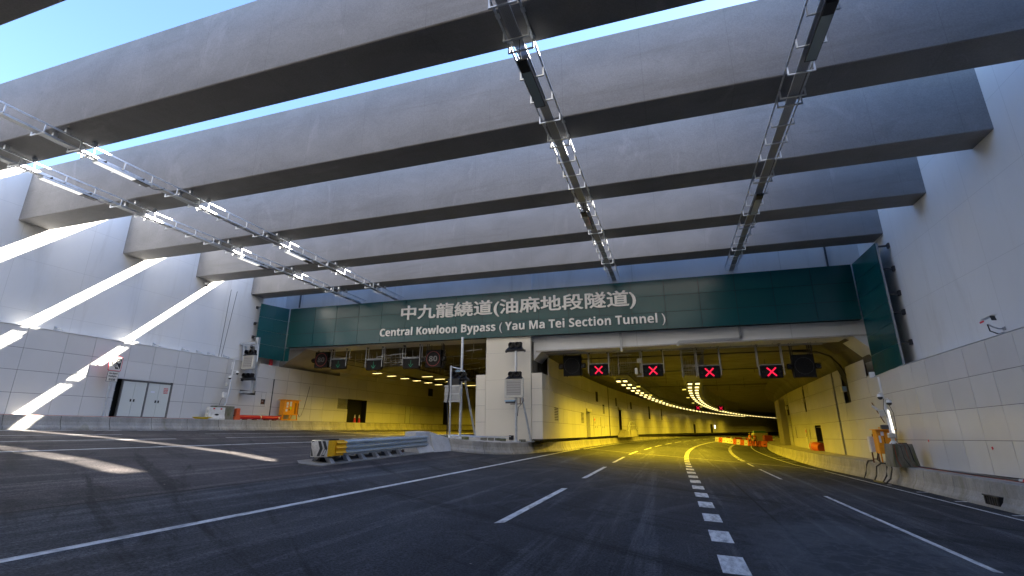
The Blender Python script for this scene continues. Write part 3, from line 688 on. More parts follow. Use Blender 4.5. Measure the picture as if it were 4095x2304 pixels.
icol = [29.22, 30.2, 30.95] + [30.95 + 1.36 * k for k in range(1, 117)]
IH = [(32.4, 33.6, 2.42, 3.27), (41.2, 42.4, 2.42, 3.27), (50.9, 51.9, 3.47, 4.4), (43.25, 44.8, 0, 3.45), (46.3, 47.85, 0, 3.05), (49.65, 51.2, 0, 3.05), (53.9, 54.35, 0, 9), (47.8, 48.95, 4.55, 5.5), (57.9, 58.8, 4.55, 5.5),
      (64.75, 65.0, 4.5, 9), (66.7, 67.7, 4.55, 5.45), (59.3, 60.9, 1.9, 4.3), (78.8, 79.9, 3.5, 5.4), (88.0, 88.7, 3.5, 5.4), (112.9, 114.5, 0, 3.2), (127, 129, 0, 3.2), (27, 30.95, 5.22, 9)]
b = MB(); cladding(b, -7.56, 1, [c for c in icol if c < 190], [1.27, 2.28, 3.28, 4.27, 5.22, 6.43], IH, -.0055, 29.2)
b.build('cladding', 'panel', TR)
b = MB(); sheet(b, -7.75, [29.3, 31, 35, 43.2], 1.1, 5.1); sheet(b, -7.75, frange(44.8, 53.9, 4), 1.1, 6.2); sheet(b, -7.75, frange(54.35, 59.3, 4), 1.1, 6.2); sheet(b, -7.75, frange(60.9, 190, 5), .9, 5.5); b.build('cladding_backing', 'joint', TR, fix=False)
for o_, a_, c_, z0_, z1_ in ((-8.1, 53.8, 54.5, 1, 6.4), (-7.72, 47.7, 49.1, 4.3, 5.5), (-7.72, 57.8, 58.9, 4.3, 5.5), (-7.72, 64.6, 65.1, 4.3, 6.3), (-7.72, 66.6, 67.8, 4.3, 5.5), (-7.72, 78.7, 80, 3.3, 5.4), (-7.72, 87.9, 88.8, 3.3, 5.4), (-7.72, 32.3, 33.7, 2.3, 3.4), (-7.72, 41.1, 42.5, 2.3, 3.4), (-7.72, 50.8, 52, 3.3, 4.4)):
    b = MB(); sheet(b, o_, [a_, c_], z0_, z1_); b.build('recess_shade', 'dark', TR, fix=False)  # black sheet behind each opening, its shade put into the colour
for s0, s1, z0 in ((32.4, 33.6, 2.42), (41.2, 42.4, 2.36), (50.9, 51.9, 3.38)):
    b = MB()
    for k in range(8): z = z0 + k * .105; b.hexa([SP(-7.57, s0, z), SP(-7.57, s1, z), SP(-7.57, s1, z + .035), SP(-7.57, s0, z + .035), SP(-7.61, s0, z + .02), SP(-7.61, s1, z + .02), SP(-7.61, s1, z + .055), SP(-7.61, s0, z + .055)])
    b.build('vent_louvre', 'panel', TR)
def wallmesh(o0, o1, s0, s1, z0, z1, name, mat, parent): return wallbox(o0, o1, s0, s1, z0, z1).build(name, mat, parent)
d = wallmesh(-7.95, -8.0, 43.25, 44.8, 1.2, 3.35, 'exit_door', 'door_green', TR)
wallmesh(-7.45, -7.56, 43.3, 45.3, 3.38, 3.62, 'exit_sign_box', 'grey_box', TR)
for s_ in (43.25, 44.8): MB().add([SP(-7.56, s_, 1.2), SP(-8.0, s_, 1.2), SP(-8.0, s_, 3.4), SP(-7.56, s_, 3.4)], [(0, 1, 2, 3)]).build('door_jamb', 'panel', TR, fix=False)
for a in (46.32, 47.1, 49.67, 50.43):
    d = wallmesh(-7.54, -7.6, a, a + .74, 1.2, 2.98, 'cabinet_door', 'panel', TR)
    wallmesh(-7.525, -7.54, a + .6, a + .66, 2.0, 2.15, 'door_handle', 'ink', d)
wallmesh(-7.53, -7.54, 46.4, 46.95, 2.3, 2.9, 'phone_sign', 'sign_face', TR); wallmesh(-7.52, -7.53, 46.5, 46.8, 2.65, 2.85, 'phone_symbol', 'redflat', TR); wallmesh(-7.52, -7.53, 46.6, 46.85, 2.34, 2.58, 'phone_symbol', 'ink', TR)
for a in (46.3, 47.88, 49.65, 51.24): wallmesh(-7.545, -7.6, a - .04, a, 1.2, 3.02, 'door_frame', 'frame', TR)
wallmesh(-7.95, -8.0, 59.3, 60.9, 1.9, 4.1, 'exit_door', 'door_green', TR)
wallmesh(-7.45, -7.56, 59.2, 61.3, 4.12, 4.4, 'exit_sign_box', 'grey_box', TR)
for a in (112.9, 127.0): wallmesh(-7.9, -8.0, a, a + 1.6, .9, 3.0, 'exit_door', 'door_green', TR)
wallmesh(-7.5, -7.56, 113.0, 114.6, 3.0, 3.2, 'exit_sign_box', 'grey_box', TR); wallmesh(-7.5, -7.56, 130.5, 131.2, 2.2, 2.9, 'lit_panel', 'led_tube', TR)
# access stair with handrail
ST = thing('access_stair', 'concrete steps with tubular handrail climbing to the raised door inside the right tunnel', 'stairs', SP(-7.2, 61, 1.05))
b = MB()
for k in range(5): b.hexa([SP(-7.5, 57.9 + .35 * k, 1.0), SP(-6.85, 57.9 + .35 * k, 1.0), SP(-6.85, 62.2, 1.0), SP(-7.5, 62.2, 1.0), SP(-7.5, 57.9 + .35 * k, 1.2 + .16 * k), SP(-6.85, 57.9 + .35 * k, 1.2 + .16 * k), SP(-6.85, 62.2, 1.2 + .16 * k), SP(-7.5, 62.2, 1.2 + .16 * k)])
b.build('steps', 'concrete', ST)
b = MB(); b.hexa([SP(-7.5, 62.2, 1.0), SP(-6.8, 62.2, 1.0), SP(-6.8, 66.6, 1.0), SP(-7.5, 66.6, 1.0), SP(-7.5, 62.2, 1.84), SP(-6.8, 62.2, 1.84), SP(-6.8, 65.0, 1.84), SP(-7.5, 65.0, 1.84)]); b.build('landing', 'concrete', ST)
b = MB()
for dz in (0, -.45): b.tube([SP(-6.85, 60.8, 2.1 + dz), SP(-6.85, 62.4, 2.8 + dz), SP(-6.85, 65.2, 2.8 + dz), SP(-6.85, 67.0, 2.0 + dz)], .035, 6)
for s, z in ((61.0, 2.1), (62.4, 2.8), (63.8, 2.8), (65.2, 2.8), (67.0, 2.0)): b.tube([SP(-6.85, s, 1.0), SP(-6.85, s, z)], .03, 6)
b.build('handrail', 'galv', ST, True)

TL = thing('tunnel_tube', 'left-hand tunnel mouth with dim yellow interior beyond the left carriageway', 'tunnel', (-20, 31, 1.2))
MB().add([SP(-29.5, 199, 0), SP(-10.5, 199, 0), SP(-10.5, 199, 9), SP(-29.5, 199, 9)], [(0, 1, 2, 3)]).build('end_light_cap', 'tunnel_conc', TL, fix=False)  # added cap out of view, stops daylight entering the left bore
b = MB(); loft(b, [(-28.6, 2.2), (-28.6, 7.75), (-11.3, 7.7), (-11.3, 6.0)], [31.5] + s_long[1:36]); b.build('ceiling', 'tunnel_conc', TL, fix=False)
b = MB()
for s in frange(34, 100, 3.3):
    loft(b, [(-28.0, 7.4), (-11.9, 7.35)], [s, s + .12])
for o in (-26.5, -24.6, -22.9, -20.2, -17.6, -15.6, -13.6): loft(b, [(o, 7.2), (o + .35, 7.2)], [32.2] + frange(33, 100, 6))
b.build('ceiling_tray', 'darksteel', TL, fix=False)
for i in range(46):
    b = MB()
    s = 31.2 + (i % 12) * 1.9 + random.uniform(-.4, .4); o = -25.5 + (i * 2.7) % 13.2; b.beam(SP(o, s, 6.95 + random.uniform(0, .35)), SP(o + random.choice((1.2, 1.8, 2.4)), s, 6.98 + .2), .05, .05)
    b.beam(SP(o + .6, s, 7.7), SP(o + .6, s, 7.0), .03, .03)
    if i % 2: b.beam(SP(o, s, 7.7), SP(o, s, 5.9 + random.uniform(0, 1)), .035, .035)
    b.build('ceiling_strut', 'steel', TL)

# ---------------------------------------------------------------- green fascia sign
FS = thing('tunnel_sign', 'long dark green panelled fascia over the tunnel mouths lettered Central Kowloon Bypass', 'sign', (-9, 29, 7.6))
def ft(x): return 10.75 - .0097 * (x + 27.4)
def fb(x): return 7.74 - .0105 * (x + 27.0)
b = MB(); xs = [-27.42, -26.9 + 1.93] ; xs = [-27.35] + [-25.0 + 1.93 * k for k in range(18)] + [9.8]
xs = [x for x in xs if x <= 9.81]; xs[-2:] = [7.9, 9.8] if xs[-2] > 8.5 else xs[-2:]
for a, c in zip(xs[:-1], xs[1:]):
    for k in range(3):
        z = []
        for x in (a + .011, c - .011):
            h = (ft(x) - fb(x)) / 3; z.append((fb(x) + h * k + .010, fb(x) + h * (k + 1) - .010))
        j = [random.uniform(-.004, .004) for _ in range(4)]
        b.hexa([(a + .011, 29.0 + j[0], z[0][0]), (c - .011, 29.0 + j[1], z[1][0]), (c - .011, 29.0 + j[2], z[1][1]), (a + .011, 29.0 + j[3], z[0][1]),
                (a + .011, 29.04, z[0][0]), (c - .011, 29.04, z[1][0]), (c - .011, 29.04, z[1][1]), (a + .011, 29.04, z[0][1])])
b.build('fascia_panels', 'green', FS)
b = MB(); b.hexa([(-27.3, 29.06, fb(-27.3) + .02), (9.8, 29.06, fb(9.8) + .02), (9.8, 29.45, fb(9.8) + .02), (-27.3, 29.45, fb(-27.3) + .02), (-27.3, 29.06, ft(-27.3) - .02), (9.8, 29.06, ft(9.8) - .02), (9.8, 29.45, ft(9.8) - .02), (-27.3, 29.45, ft(-27.3) - .02)])
b.build('fascia_frame', plain('fascia_back', (.0015, .006, .006), .9), FS)
def quadpanels(mb, A, B, zt0, zt1, zb0, zb1, nc, nr, nrm):
    for i in range(nc):
        for k in range(nr):
            def P(u, v, d):
                x = A[0] + (B[0] - A[0]) * u; y = A[1] + (B[1] - A[1]) * u; zt = zt0 + (zt1 - zt0) * u; zb_ = zb0 + (zb1 - zb0) * u
                return (x + nrm[0] * d, y + nrm[1] * d, zb_ + (zt - zb_) * v)
            e_ = .004; u0, u1, v0, v1 = i / nc + e_, (i + 1) / nc - e_, k / nr + .002, (k + 1) / nr - .002
            mb.hexa([P(u0, v0, 0), P(u1, v0, 0), P(u1, v1, 0), P(u0, v1, 0), P(u0, v0, -.05), P(u1, v0, -.05), P(u1, v1, -.05), P(u0, v1, -.05)])
b = MB(); quadpanels(b, (-27.4, 28.97), (-28.05, 26.85), 10.73, 10.72, 6.72, 6.83, 2, 4, (.95, .28)); quadpanels(b, (-27.36, 28.99), (-27.0, 29.0), 7.7, 7.7, 6.72, 6.72, 1, 1, (0, -1)); b.build('return_panels', 'green', FS)
b = MB(); quadpanels(b, (9.84, 28.98), (9.9, 25.9), 10.38, 10.42, 4.42, 4.58, 2, 6, (-1, 0)); b.build('return_panels', 'green', FS)
b = MB(); b.box((9.93, 25.85, 4.6), (10.0, 25.93, 10.4)); b.build('return_edge', 'steel', FS)
for z in (10.25, 9.1, 7.9, 7.0, 5.6):
    b = MB(); b.beam((9.95, 26.0, z), (10.5, 26.0, z), .06, .08); b.box((10.42, 25.9, z - .12), (10.5, 26.1, z + .12)); b.build('wall_bracket', 'darksteel', FS)
for z in (10.5, 9.3, 8.3, 7.6):
    b = MB(); b.beam((-28.6, 27.0, z), (-28.05, 27.0, z), .06, .06); b.box((-28.6, 26.93, z - .12), (-28.5, 27.07, z + .08)); b.build('wall_bracket', 'darksteel', FS)
text_mesh('chinese_lettering', '中九龍繞道(油麻地段隧道)', 'letter', FS, -17.6, -1.55, 9.02, 10.2, 28.99, .07, .018, -.0135)
text_mesh('english_lettering', 'Central Kowloon Bypass ( Yau Ma Tei Section Tunnel )', 'letter', FS, -19.2, .03, 7.93, 8.68, 28.99, .07, .0, -.0135, split=.22)

# ---------------------------------------------------------------- concrete barriers
def barrier(name, path, label, side, h=.64, topw=.25, back=None, joint=2.1):
    """path: list of (x,y) of the base edge, side=+1 when the wall body lies to the right of the walking direction"""
    t = thing(name, label, 'barrier', (path[len(path) // 2][0], path[len(path) // 2][1], zr(path[len(path) // 2][0])))
    # resample
    P = [Vector((x, y, 0)) for x, y in path]; L = [0]
    for a, b in zip(P[:-1], P[1:]): L.append(L[-1] + (b - a).length)
    def at(l):
        l = max(0, min(L[-1], l))
        for i in range(len(P) - 1):
            if l <= L[i + 1] + 1e-9: return P[i].lerp(P[i + 1], (l - L[i]) / max(1e-9, L[i + 1] - L[i]))
        return P[-1]
    b = MB(); nseg = int(L[-1] / joint) + 1
    prof = [(0, 0), (.02, .09), (.10, .20), (.15, .36), (.17, h - .02), (.19, h), (.19 + topw, h), (.19 + topw, 0)]
    for i in range(nseg):
        l0, l1 = i * joint + .014, min(L[-1], (i + 1) * joint) - .014
        if l1 - l0 < .1: continue
        vs = []; ks = frange(l0, l1, .7); rnd = random.uniform(-.006, .006)
        for l in ks:
            p = at(l); d = (at(l + .3) - at(l - .3)).normalized(); nn = Vector((d.y, -d.x, 0)) * side
            for a, z in prof:
                q = p + nn * (a + rnd); vs.append((q.x, q.y, (zr(p.x) - .02 if z == 0 else zr(p.x) + z)))
        k = len(prof); b.add(vs, [(m * k + j, m * k + (j + 1) % k, (m + 1) * k + (j + 1) % k, (m + 1) * k + j) for m in range(len(ks) - 1) for j in range(k)] + [tuple(range(k)), tuple(len(vs) - k + j for j in range(k))])
    b.build('barrier_face', 'cast', t)
    return t
def Sx(o, s): return S(o, s)
BL = barrier('concrete_barrier', [(-26.65, -14), (-26.65, 10), (-26.7, 31)] + [Sx(-26.7, s) for s in frange(31, 120, 6)[1:]], 'long concrete barrier along the foot of the left wall', -1, .62, .3)
MB().add([(-28.0 + 0 * i, y, zr(-27.3) + .60) if i else (-27.1, y, zr(-26.7) + .602) for y in (-14, 29.9) for i in (0, 1)], [(0, 1, 3, 2)]).build('ledge_top', 'concrete', BL, fix=False)
b = MB(); vs = []
for s in [-14] + frange(0, 31, 5) + frange(31, 120, 6)[1:]: vs += [SP(-27.12, s, 2.425), SP(-28.3, s, 2.425)]
b.add(vs, [(2 * i, 2 * i + 1, 2 * i + 3, 2 * i + 2) for i in range(len(vs) // 2 - 1)]); b.build('ledge_top', 'concrete', BL, fix=False)
rp = [(9.1, -14), (8.95, 10), (8.85, 20), (8.8, 25), (8.6, 29), (8.25, 33), (8.15, 36)] + [Sx(8.1, s) for s in frange(36, 130, 6)[1:]]
BR = barrier('concrete_barrier', rp, 'concrete barrier running along the foot of the right wall into the tunnel', 1, .76, .3)
b = MB(); vs = []
for s in [-14] + frange(0, 31, 5) + frange(31, 130, 6)[1:]:
    o = 9.25 if s < 29 else 8.75; vs += [SP(o - (.35 if s > 33 else 0), s, .325), SP(10.1, s, .325)]
b.add(vs, [(2 * i, 2 * i + 1, 2 * i + 3, 2 * i + 2) for i in range(len(vs) // 2 - 1)]); b.build('ledge_top', 'concrete', BR, fix=False)
b = MB(); b.box((8.87, 19.0, -.36), (9.12, 19.75, -.10)); b.build('drain_opening', 'dark', BR)
b = MB()
for k in range(6): b.box((8.85, 19.06 + .12 * k, -.36), (8.87, 19.09 + .12 * k, -.1))
b.box((8.84, 18.98, -.12), (8.88, 19.77, -.08)); b.build('drain_grille', 'darksteel', BR)
cp = [(-12.3, 24.6), (-11.3, 23.75), (-10.75, 23.8), (-9.95, 24.2), (-9.2, 25.0), (-8.6, 26.5), (-8.2, 28.6), (-7.95, 32), (-7.55, 38)]
cp = cp[1:-1] + [Sx(-7.45, s) for s in frange(34, 160, 5)]
BC = barrier('concrete_barrier', cp, 'concrete barrier rounding the nose of the central island and entering the right tunnel', -1, .62, .3)
# island top
def zi(x): return zr(x) + .60
b = MB(); rim = [(-12.6, 25.0), (-11.35, 24.05), (-10.75, 24.1), (-10.1, 24.5), (-9.45, 25.3), (-8.9, 26.7), (-8.5, 28.7), (-8.3, 29.6), (-8.3, 32.0), (-12.0, 32.0), (-12.6, 30), (-12.7, 27)]
for i in range(1, len(rim) - 1): b.add([(x, y, 1.23 - .09 * (x + 10)) for x, y in (rim[0], rim[i], rim[i + 1])], [(0, 1, 2)])
b.build('island_top', 'concrete', BC, fix=False)
b = MB(); vs = []
for s in [29.4, 31] + frange(31, 150, 6)[1:]: vs += [SP(-8.25, s, 1.0), SP(-7.75, s, 1.0)]
b.add(vs, [(2 * i, 2 * i + 1, 2 * i + 3, 2 * i + 2) for i in range(len(vs) // 2 - 1)]); b.build('ledge_top', 'concrete', BC, fix=False)
b = MB(); b.box((-12.95, 25.0, 1.0), (-12.6, 60, 1.55)); b.build('barrier_back', 'cast', BC)

# ---------------------------------------------------------------- crash cushion
CU = thing('crash_cushion', 'grey ribbed crash cushion with yellow nose and black chevrons ahead of the island', 'crash barrier', (-11.0, 14.0, .78))
A0, A1 = Vector((-11.06, 13.75, 0)), Vector((-11.80, 23.2, 0)); AX = (A1 - A0).normalized(); AN = Vector((AX.y, -AX.x, 0))   # AN points to the right side
def cpnt(t, w, z):    # t along, w across, z above local road
    p = A0 + AX * t + AN * w; return (p.x, p.y, zr(-11.0) - .04 + z * .93 + .012 * t)
THR = [(0, .28), (.085, .34), (.085, .38), (-.01, .44), (-.01, .465), (.085, .525), (.085, .565), (-.01, .61), (-.01, .635), (.085, .695), (.085, .735), (.0, .79)]
def thrie(t0, t1, w0, w1, side, z0=0., name='rail', mat='rail', parent=CU, prof=THR):
    b = MB(); vs = []; ks = frange(t0, t1, .6); th = .012
    for t in ks:
        w = w0 + (w1 - w0) * (t - t0) / (t1 - t0)
        for d, z in prof: vs.append(cpnt(t, side * (w + d), z + z0))
        for d, z in prof[::-1]: vs.append(cpnt(t, side * (w + d - th), z + z0))
    k = len(prof) * 2
    b.add(vs, [(m * k + j, m * k + (j + 1) % k, (m + 1) * k + (j + 1) % k, (m + 1) * k + j) for m in range(len(ks) - 1) for j in range(k)] + [tuple(range(k)), tuple(len(vs) - k + j for j in range(k))])
    return b.build(name, mat, parent)
NL = 5.4
for sd in (-1, 1):
    for i in range(5): thrie(.75 + i * .93, .75 + (i + 1) * .93 + .12, .37 + .012 * i, .372 + .012 * (i + 1), sd)
    thrie(NL - .05, 7.9 if sd > 0 else 7.2, .43, .36, sd, name='transition_rail')
    b = MB(); b.add([cpnt(.0, sd * .30, .27), cpnt(.7, sd * .45, .27), cpnt(.7, sd * .45, .80), cpnt(.0, sd * .30, .80)] + [cpnt(.0, sd * .29, .27), cpnt(.7, sd * .43, .27), cpnt(.7, sd * .43, .80), cpnt(.0, sd * .29, .80)], [(0, 1, 2, 3), (7, 6, 5, 4), (0, 4, 5, 1), (1, 5, 6, 2), (2, 6, 7, 3), (3, 7, 4, 0)])
    b.build('nose_side', 'yellow', CU)
    thrie(.32, .86, .40, .44, sd, .0, 'nose_rib', 'yellow', CU, [(.0, .33), (.055, .36), (.0, .42), (.0, .50), (.055, .53), (.0, .59), (.0, .67), (.055, .70), (.0, .76)])
# rounded nose face
nose = []; zs = (.26, .30, .76, .81)
for i, a in enumerate(frange(-1, 1, .2)):
    nose.append((a * .31, -.10 * (1 - a * a) ** .5 - .0))
b = MB(); vs = []
for w, t in nose:
    for z in zs: vs.append(cpnt(t + (.02 if z in (.26, .81) else 0), w, z))
k = len(zs); b.add(vs, [(i * k + j, (i + 1) * k + j, (i + 1) * k + j + 1, i * k + j + 1) for i in range(len(nose) - 1) for j in range(k - 1)])
b.add([cpnt(t, w, .81) for w, t in nose] + [cpnt(.1, .31, .81), cpnt(.1, -.31, .81)], [tuple(range(len(nose) + 2))]); b.add([cpnt(t, w, .26) for w, t in nose] + [cpnt(.1, .31, .26), cpnt(.1, -.31, .26)], [tuple(range(len(nose) + 2))])
b.build('nose_face', 'plastic_film', CU, True)
def nose_t(w): a = max(-1, min(1, w / .31)); return -.10 * (1 - a * a) ** .5 - .006
for wc, dr in ((-.19, -1), (.05, 1), (.20, 1)):
    b = MB(); vs = []; hw = .05 if wc < .19 else .045
    for z, sh in ((.29, -.0), (.535, .085), (.785, 0.)):
        for e_ in (-hw, hw):
            w = wc + dr * sh + e_; w = max(-.308, min(.308, w)); vs.append(cpnt(nose_t(w), w, z))
    b.add(vs, [(0, 1, 3, 2), (2, 3, 5, 4)]); b.build('chevron', 'chevron', CU, fix=False)
b = MB(); b.box((0, 0, 0), (0, 0, 0)); b = MB()
b.add([cpnt(.0, -.3, .79), cpnt(.0, .3, .79), cpnt(.75, .42, .80), cpnt(.75, -.42, .80)], [(0, 1, 2, 3)])
for k in range(8): b.beam(cpnt(.08, -.22 + .062 * k, .815), cpnt(.62, -.28 + .08 * k, .825), .035, .03)
b.build('nose_top', 'rubber', CU)
for i in range(6):
    t = .78 + i * .92; b = MB(); b.beam(cpnt(t, -.42, .76), cpnt(t, .42, .76), .08, .08); b.beam(cpnt(t, -.3, .30), cpnt(t, .3, .30), .08, .2); b.beam(cpnt(t, -.3, .3), cpnt(t, -.3, .76), .06, .06); b.beam(cpnt(t, .3, .3), cpnt(t, .3, .76), .06, .06); b.build('diaphragm', 'galv', CU)
b = MB(); b.beam(cpnt(.3, -.1, .14), cpnt(6.0, -.1, .14), .08, .12); b.beam(cpnt(.3, .1, .14), cpnt(6.0, .1, .14), .08, .12); b.build('base_rail', 'darksteel', CU)
for i in range(6):
    t = .25 + i * 1.0
    for sd in (-1, 1):
        b = MB(); b.hexa([cpnt(t - .06, sd * .05, .30), cpnt(t + .06, sd * .05, .30), cpnt(t + .06, sd * .17, .34), cpnt(t - .06, sd * .17, .34), cpnt(t - .10, sd * .26, .0), cpnt(t + .10, sd * .26, .0), cpnt(t + .12, sd * .44, .0), cpnt(t - .12, sd * .44, .0)])
        b.beam(cpnt(t, sd * .3, .02), cpnt(t, sd * .48, .02), .05, .03); b.build('foot', 'steel', CU)
b = MB(); sl = [(-.75, -.15), (-.55, .48), (8.3, .60), (8.6, -.6), (-.2, -.62)]
vs = [cpnt(t, w, .0) for t, w in sl]; vs = [(x, y, zr(x) + .03) for x, y, z in vs]; lo = [(x, y, z - .06) for x, y, z in vs]
b.add(vs + lo, [(0, 1, 2, 3, 4)] + [(i, (i + 1) % 5, 5 + (i + 1) % 5, 5 + i) for i in range(5)]); b.build('base_slab', 'slab', CU)
# concrete end block where the cushion meets the barrier
EB = thing('end_block', 'pale concrete end block joining the crash cushion to the curved barrier', 'barrier', (-11.6, 22, .8))
b = MB(); zc = zr(-11.6)
def eb(t, w, z): p = A0 + AX * t + AN * w; return (p.x, p.y, zc + z)
b.hexa([eb(6.7, -.40, -.05), eb(6.7, .55, -.05), eb(8.4, .60, -.05), eb(8.4, -.45, -.05), eb(6.7, -.26, .30), eb(6.7, .36, .30), eb(8.4, .34, .30), eb(8.4, -.28, .30)])
b.hexa([eb(6.78, -.26, .30), eb(6.78, .36, .30), eb(8.4, .34, .30), eb(8.4, -.28, .30), eb(6.78, -.24, .90), eb(6.78, .26, .88), eb(8.4, .26, .90), eb(8.4, -.26, .92)])
b.hexa([eb(8.4, -.45, -.05), eb(8.4, .60, -.05), eb(10.1, .85, -.1), eb(10.0, -.3, -.1), eb(8.4, -.26, .92), eb(8.4, .28, .90), eb(10.1, .62, .58), eb(10.0, -.1, .60)])
b.build('block', weathered('pale_concrete', (.46, .45, .42), (.60, .58, .55), .85, 1.5, (1, 1, 1), 25, .3, (.25, .22, .18), (.6, .72), 1.5), EB)

# ---------------------------------------------------------------- cable ladders under the beams, with lamps
def ladder(xc, label):
    t = thing('cable_ladder', label, 'cable ladder', (xc, 9, 10.9), 'cable ladders under the roof beams'); hw = .31; zt = 11.05
    for sd in (-1, 1):
        b = MB(); b.beam((xc + sd * hw, -9, zt), (xc + sd * hw, 29.74, zt), .045, .045); b.build('side_rail', 'galv', t)
    b = MB(); b.beam((xc + .0, -9, zt - .25), (xc + .0, 29.74, zt - .25), .25, .006)
    b.build('tray', 'tray', t)
    b = MB()
    for sd in (-1, 1): b.beam((xc + sd * .128, -9, zt - .225), (xc + sd * .128, 29.74, zt - .225), .006, .05)
    b.build('tray_lip', 'galv', t)
    for f in FR[1:]:
        for d in (.65, 1.05, 2.05, 3.05, 4.05):
            y = f + d
            if y > 29.6 or y < -4: continue
            b = MB()
            for sd in (-1, 1): b.beam((xc + sd * hw, y, zt + .02), (xc + sd * hw, y, zt - .30), .04, .03)
            b.beam((xc - hw - .02, y, zt - .285), (xc + hw + .02, y, zt - .285), .04, .035, (0, 0, 1)); b.build('hanger', 'galv', t)
        for sd in (-1, 1):
            b = MB(); b.box((xc + sd * hw - .05, f + .15, zt + .02), (xc + sd * hw + .05, f + .27, zt + .20)); b.build('rail_clamp', 'galv', t); b = MB(); b.box((xc + sd * hw - .05, f + .95, zt + .02), (xc + sd * hw + .05, f + 1.07, zt + .20)); b.build('rail_clamp', 'galv', t)
    return t
ladder(-21.42, 'leftmost cable ladder hanging under the roof beams, nearer the left wall')
ladder(-18.3, 'cable ladder second from the left, beside the leftmost one')
ladder(-2.79, 'cable ladder near the middle, descending towards the end of the Chinese lettering')
ladder(3.97, 'cable ladder on the right, ending above the dark end of the green fascia')
def lamp(x, y, lit, label):  # lit: lens glows to mimic the sunlit wall's reflection
    t = thing('strip_lamp', label, 'lamp', (x, y, 10.6), 'strip lamps on the cable ladders')
    b = MB(); b.bbox((x, y + .95, 10.665), (.28, 1.9, .07), .012); b.build('housing', 'galv' if lit else 'black', t)
    g0, g1 = (y + .04, y + 1.32) if lit else (y + .42, y + 1.84)
    b = MB(); b.box((x - .115, g0, 10.618), (x + .115, g1, 10.632)); b.build('lens', 'glare_glass' if lit else 'glass', t)
    e0, e1 = (y + 1.34, y + 1.86) if lit else (y + .04, y + .40)
    b = MB(); b.box((x - .12, e0, 10.612), (x + .12, e1, 10.632)); b.build('driver_box', 'black', t)
    for yy in (y + .3, y + 1.6):
        b = MB(); b.beam((x, yy, 10.70), (x, yy, 10.80), .2, .03); b.build('lamp_bracket', 'darksteel', t)
    yc = y + 1.9 if lit else y
    b = MB(); sg = 1 if lit else -1; b.tube([(x, yc, 10.64), (x + .02, yc + sg * .15, 10.60), (x + .05, yc + sg * .35, 10.68), (x + .1, yc + sg * .5, 10.8)], .012, 5); b.build('lamp_cable', 'cable', t)
lamp(-21.25, 9.62, True, 'strip lamp with painted-in glare on the leftmost cable ladder, nearest of its row')
lamp(-18.13, 9.45, True, 'strip lamp with painted-in glare on the second cable ladder, nearest of its row')
lamp(-21.35, 18.5, True, 'small far strip lamp with painted-in glare on the leftmost cable ladder')
lamp(-18.3, 18.55, True, 'small far strip lamp with painted-in glare on the second cable ladder')
lamp(-2.83, 9.5, False, 'unlit strip lamp hanging from the middle cable ladder, nearest one')
lamp(4.02, 9.85, False, 'large unlit strip lamp at top right on the right cable ladder')
lamp(-2.88, 18.65, False, 'unlit strip lamp further along the middle cable ladder')
lamp(3.98, 19.2, False, 'unlit strip lamp further along the right cable ladder')

# ---------------------------------------------------------------- tunnel lamps
def tunnel_lamp(mat, emit_name, label, group, wide=False):
    h = MB()
    if wide: h.bbox((0, 0, .05), (.52, .26, .10), .02)
    else: h.hexa([(-.18, -.24, .02), (.18, -.24, .02), (.18, .24, -.06), (-.18, .24, -.06), (-.18, -.24, .12), (.18, -.24, .12), (.18, .24, .08), (-.18, .24, .08)])
    h = h.build('tunnel_lamp', 'darksteel'); tag(h, label, 'lamp', group)
    l = MB()
    if wide: l.box((-.24, -.09, -.014), (.24, .09, -.002))
    else: l.hexa([(-.14, -.19, .0), (.14, -.19, .0), (.14, .19, -.063), (-.14, .19, -.063), (-.14, -.19, .008), (.14, -.19, .008), (.14, .19, -.055), (-.14, .19, -.055)])
    l.build('lens', mat, h); return h
def area(loc, e, size, rz, col=(1.0, .70, .03)):
    d = bpy.data.lights.new('lamp_light', 'AREA'); d.shape = 'RECTANGLE'; d.size = size; d.size_y = .26; d.energy = e; d.color = col; d.spread = R(160)
    o = bpy.data.objects.new('lamp_light', d); COL.objects.link(o); o.location = (loc[0], loc[1], loc[2] - .05); o.rotation_euler = (0, 0, rz); return o
ORDN = ['first', 'second', 'third', 'fourth', 'fifth', 'sixth', 'seventh', 'eighth', 'ninth', 'tenth', 'eleventh', 'twelfth', 'thirteenth', 'fourteenth', 'fifteenth', 'sixteenth', 'seventeenth', 'eighteenth', 'nineteenth']
TENS = ['', '', 'twenty', 'thirty', 'forty']
def nth(k):
    if k < 19: return ORDN[k]
    t_, u = divmod(k + 1, 10); return (TENS[t_][:-1] + 'ieth') if u == 0 else TENS[t_] + '-' + ORDN[u - 1]
def llab(p_, k, row): return '%s lamp of the %s pair from the mouth, %s' % ('left' if p_ == 0 else 'right', nth(k), row)
LAMP_W = 40.0
G1 = 'double row of lamps nearer the left side of the right tunnel'; G2 = 'double row of lamps along the middle of the right tunnel'
G3 = 'double row of lamps nearer the left wall of the left tunnel'; G4 = 'double row of lamps nearer the island in the left tunnel'; G5 = 'single dim lamps beside the double rows'
protoA = tunnel_lamp('lamp', 'A', 'bright lamp of the left double row curving through the right tunnel', G1)
def put(o, s, z, label, group, every, k, mat=None, watt=LAMP_W, pair=0):
    x, y = S(o, s); w = o < -10
    if w not in put.used: r = protoW if w else protoA; put.used.add(w); r.location = (x, y, z); r.rotation_euler = (0, 0, heading(s))
    else: r = dup(protoW if w else protoA, (x, y, z), label, group, heading(s))
    r['label'] = label; r['group'] = group
    if pair == 0 and k % every == 0:
        a = area((x, y, z - .03), watt * (every if every < 3 else (1.6 if k < 20 else .9)), .2, heading(s))
    return r
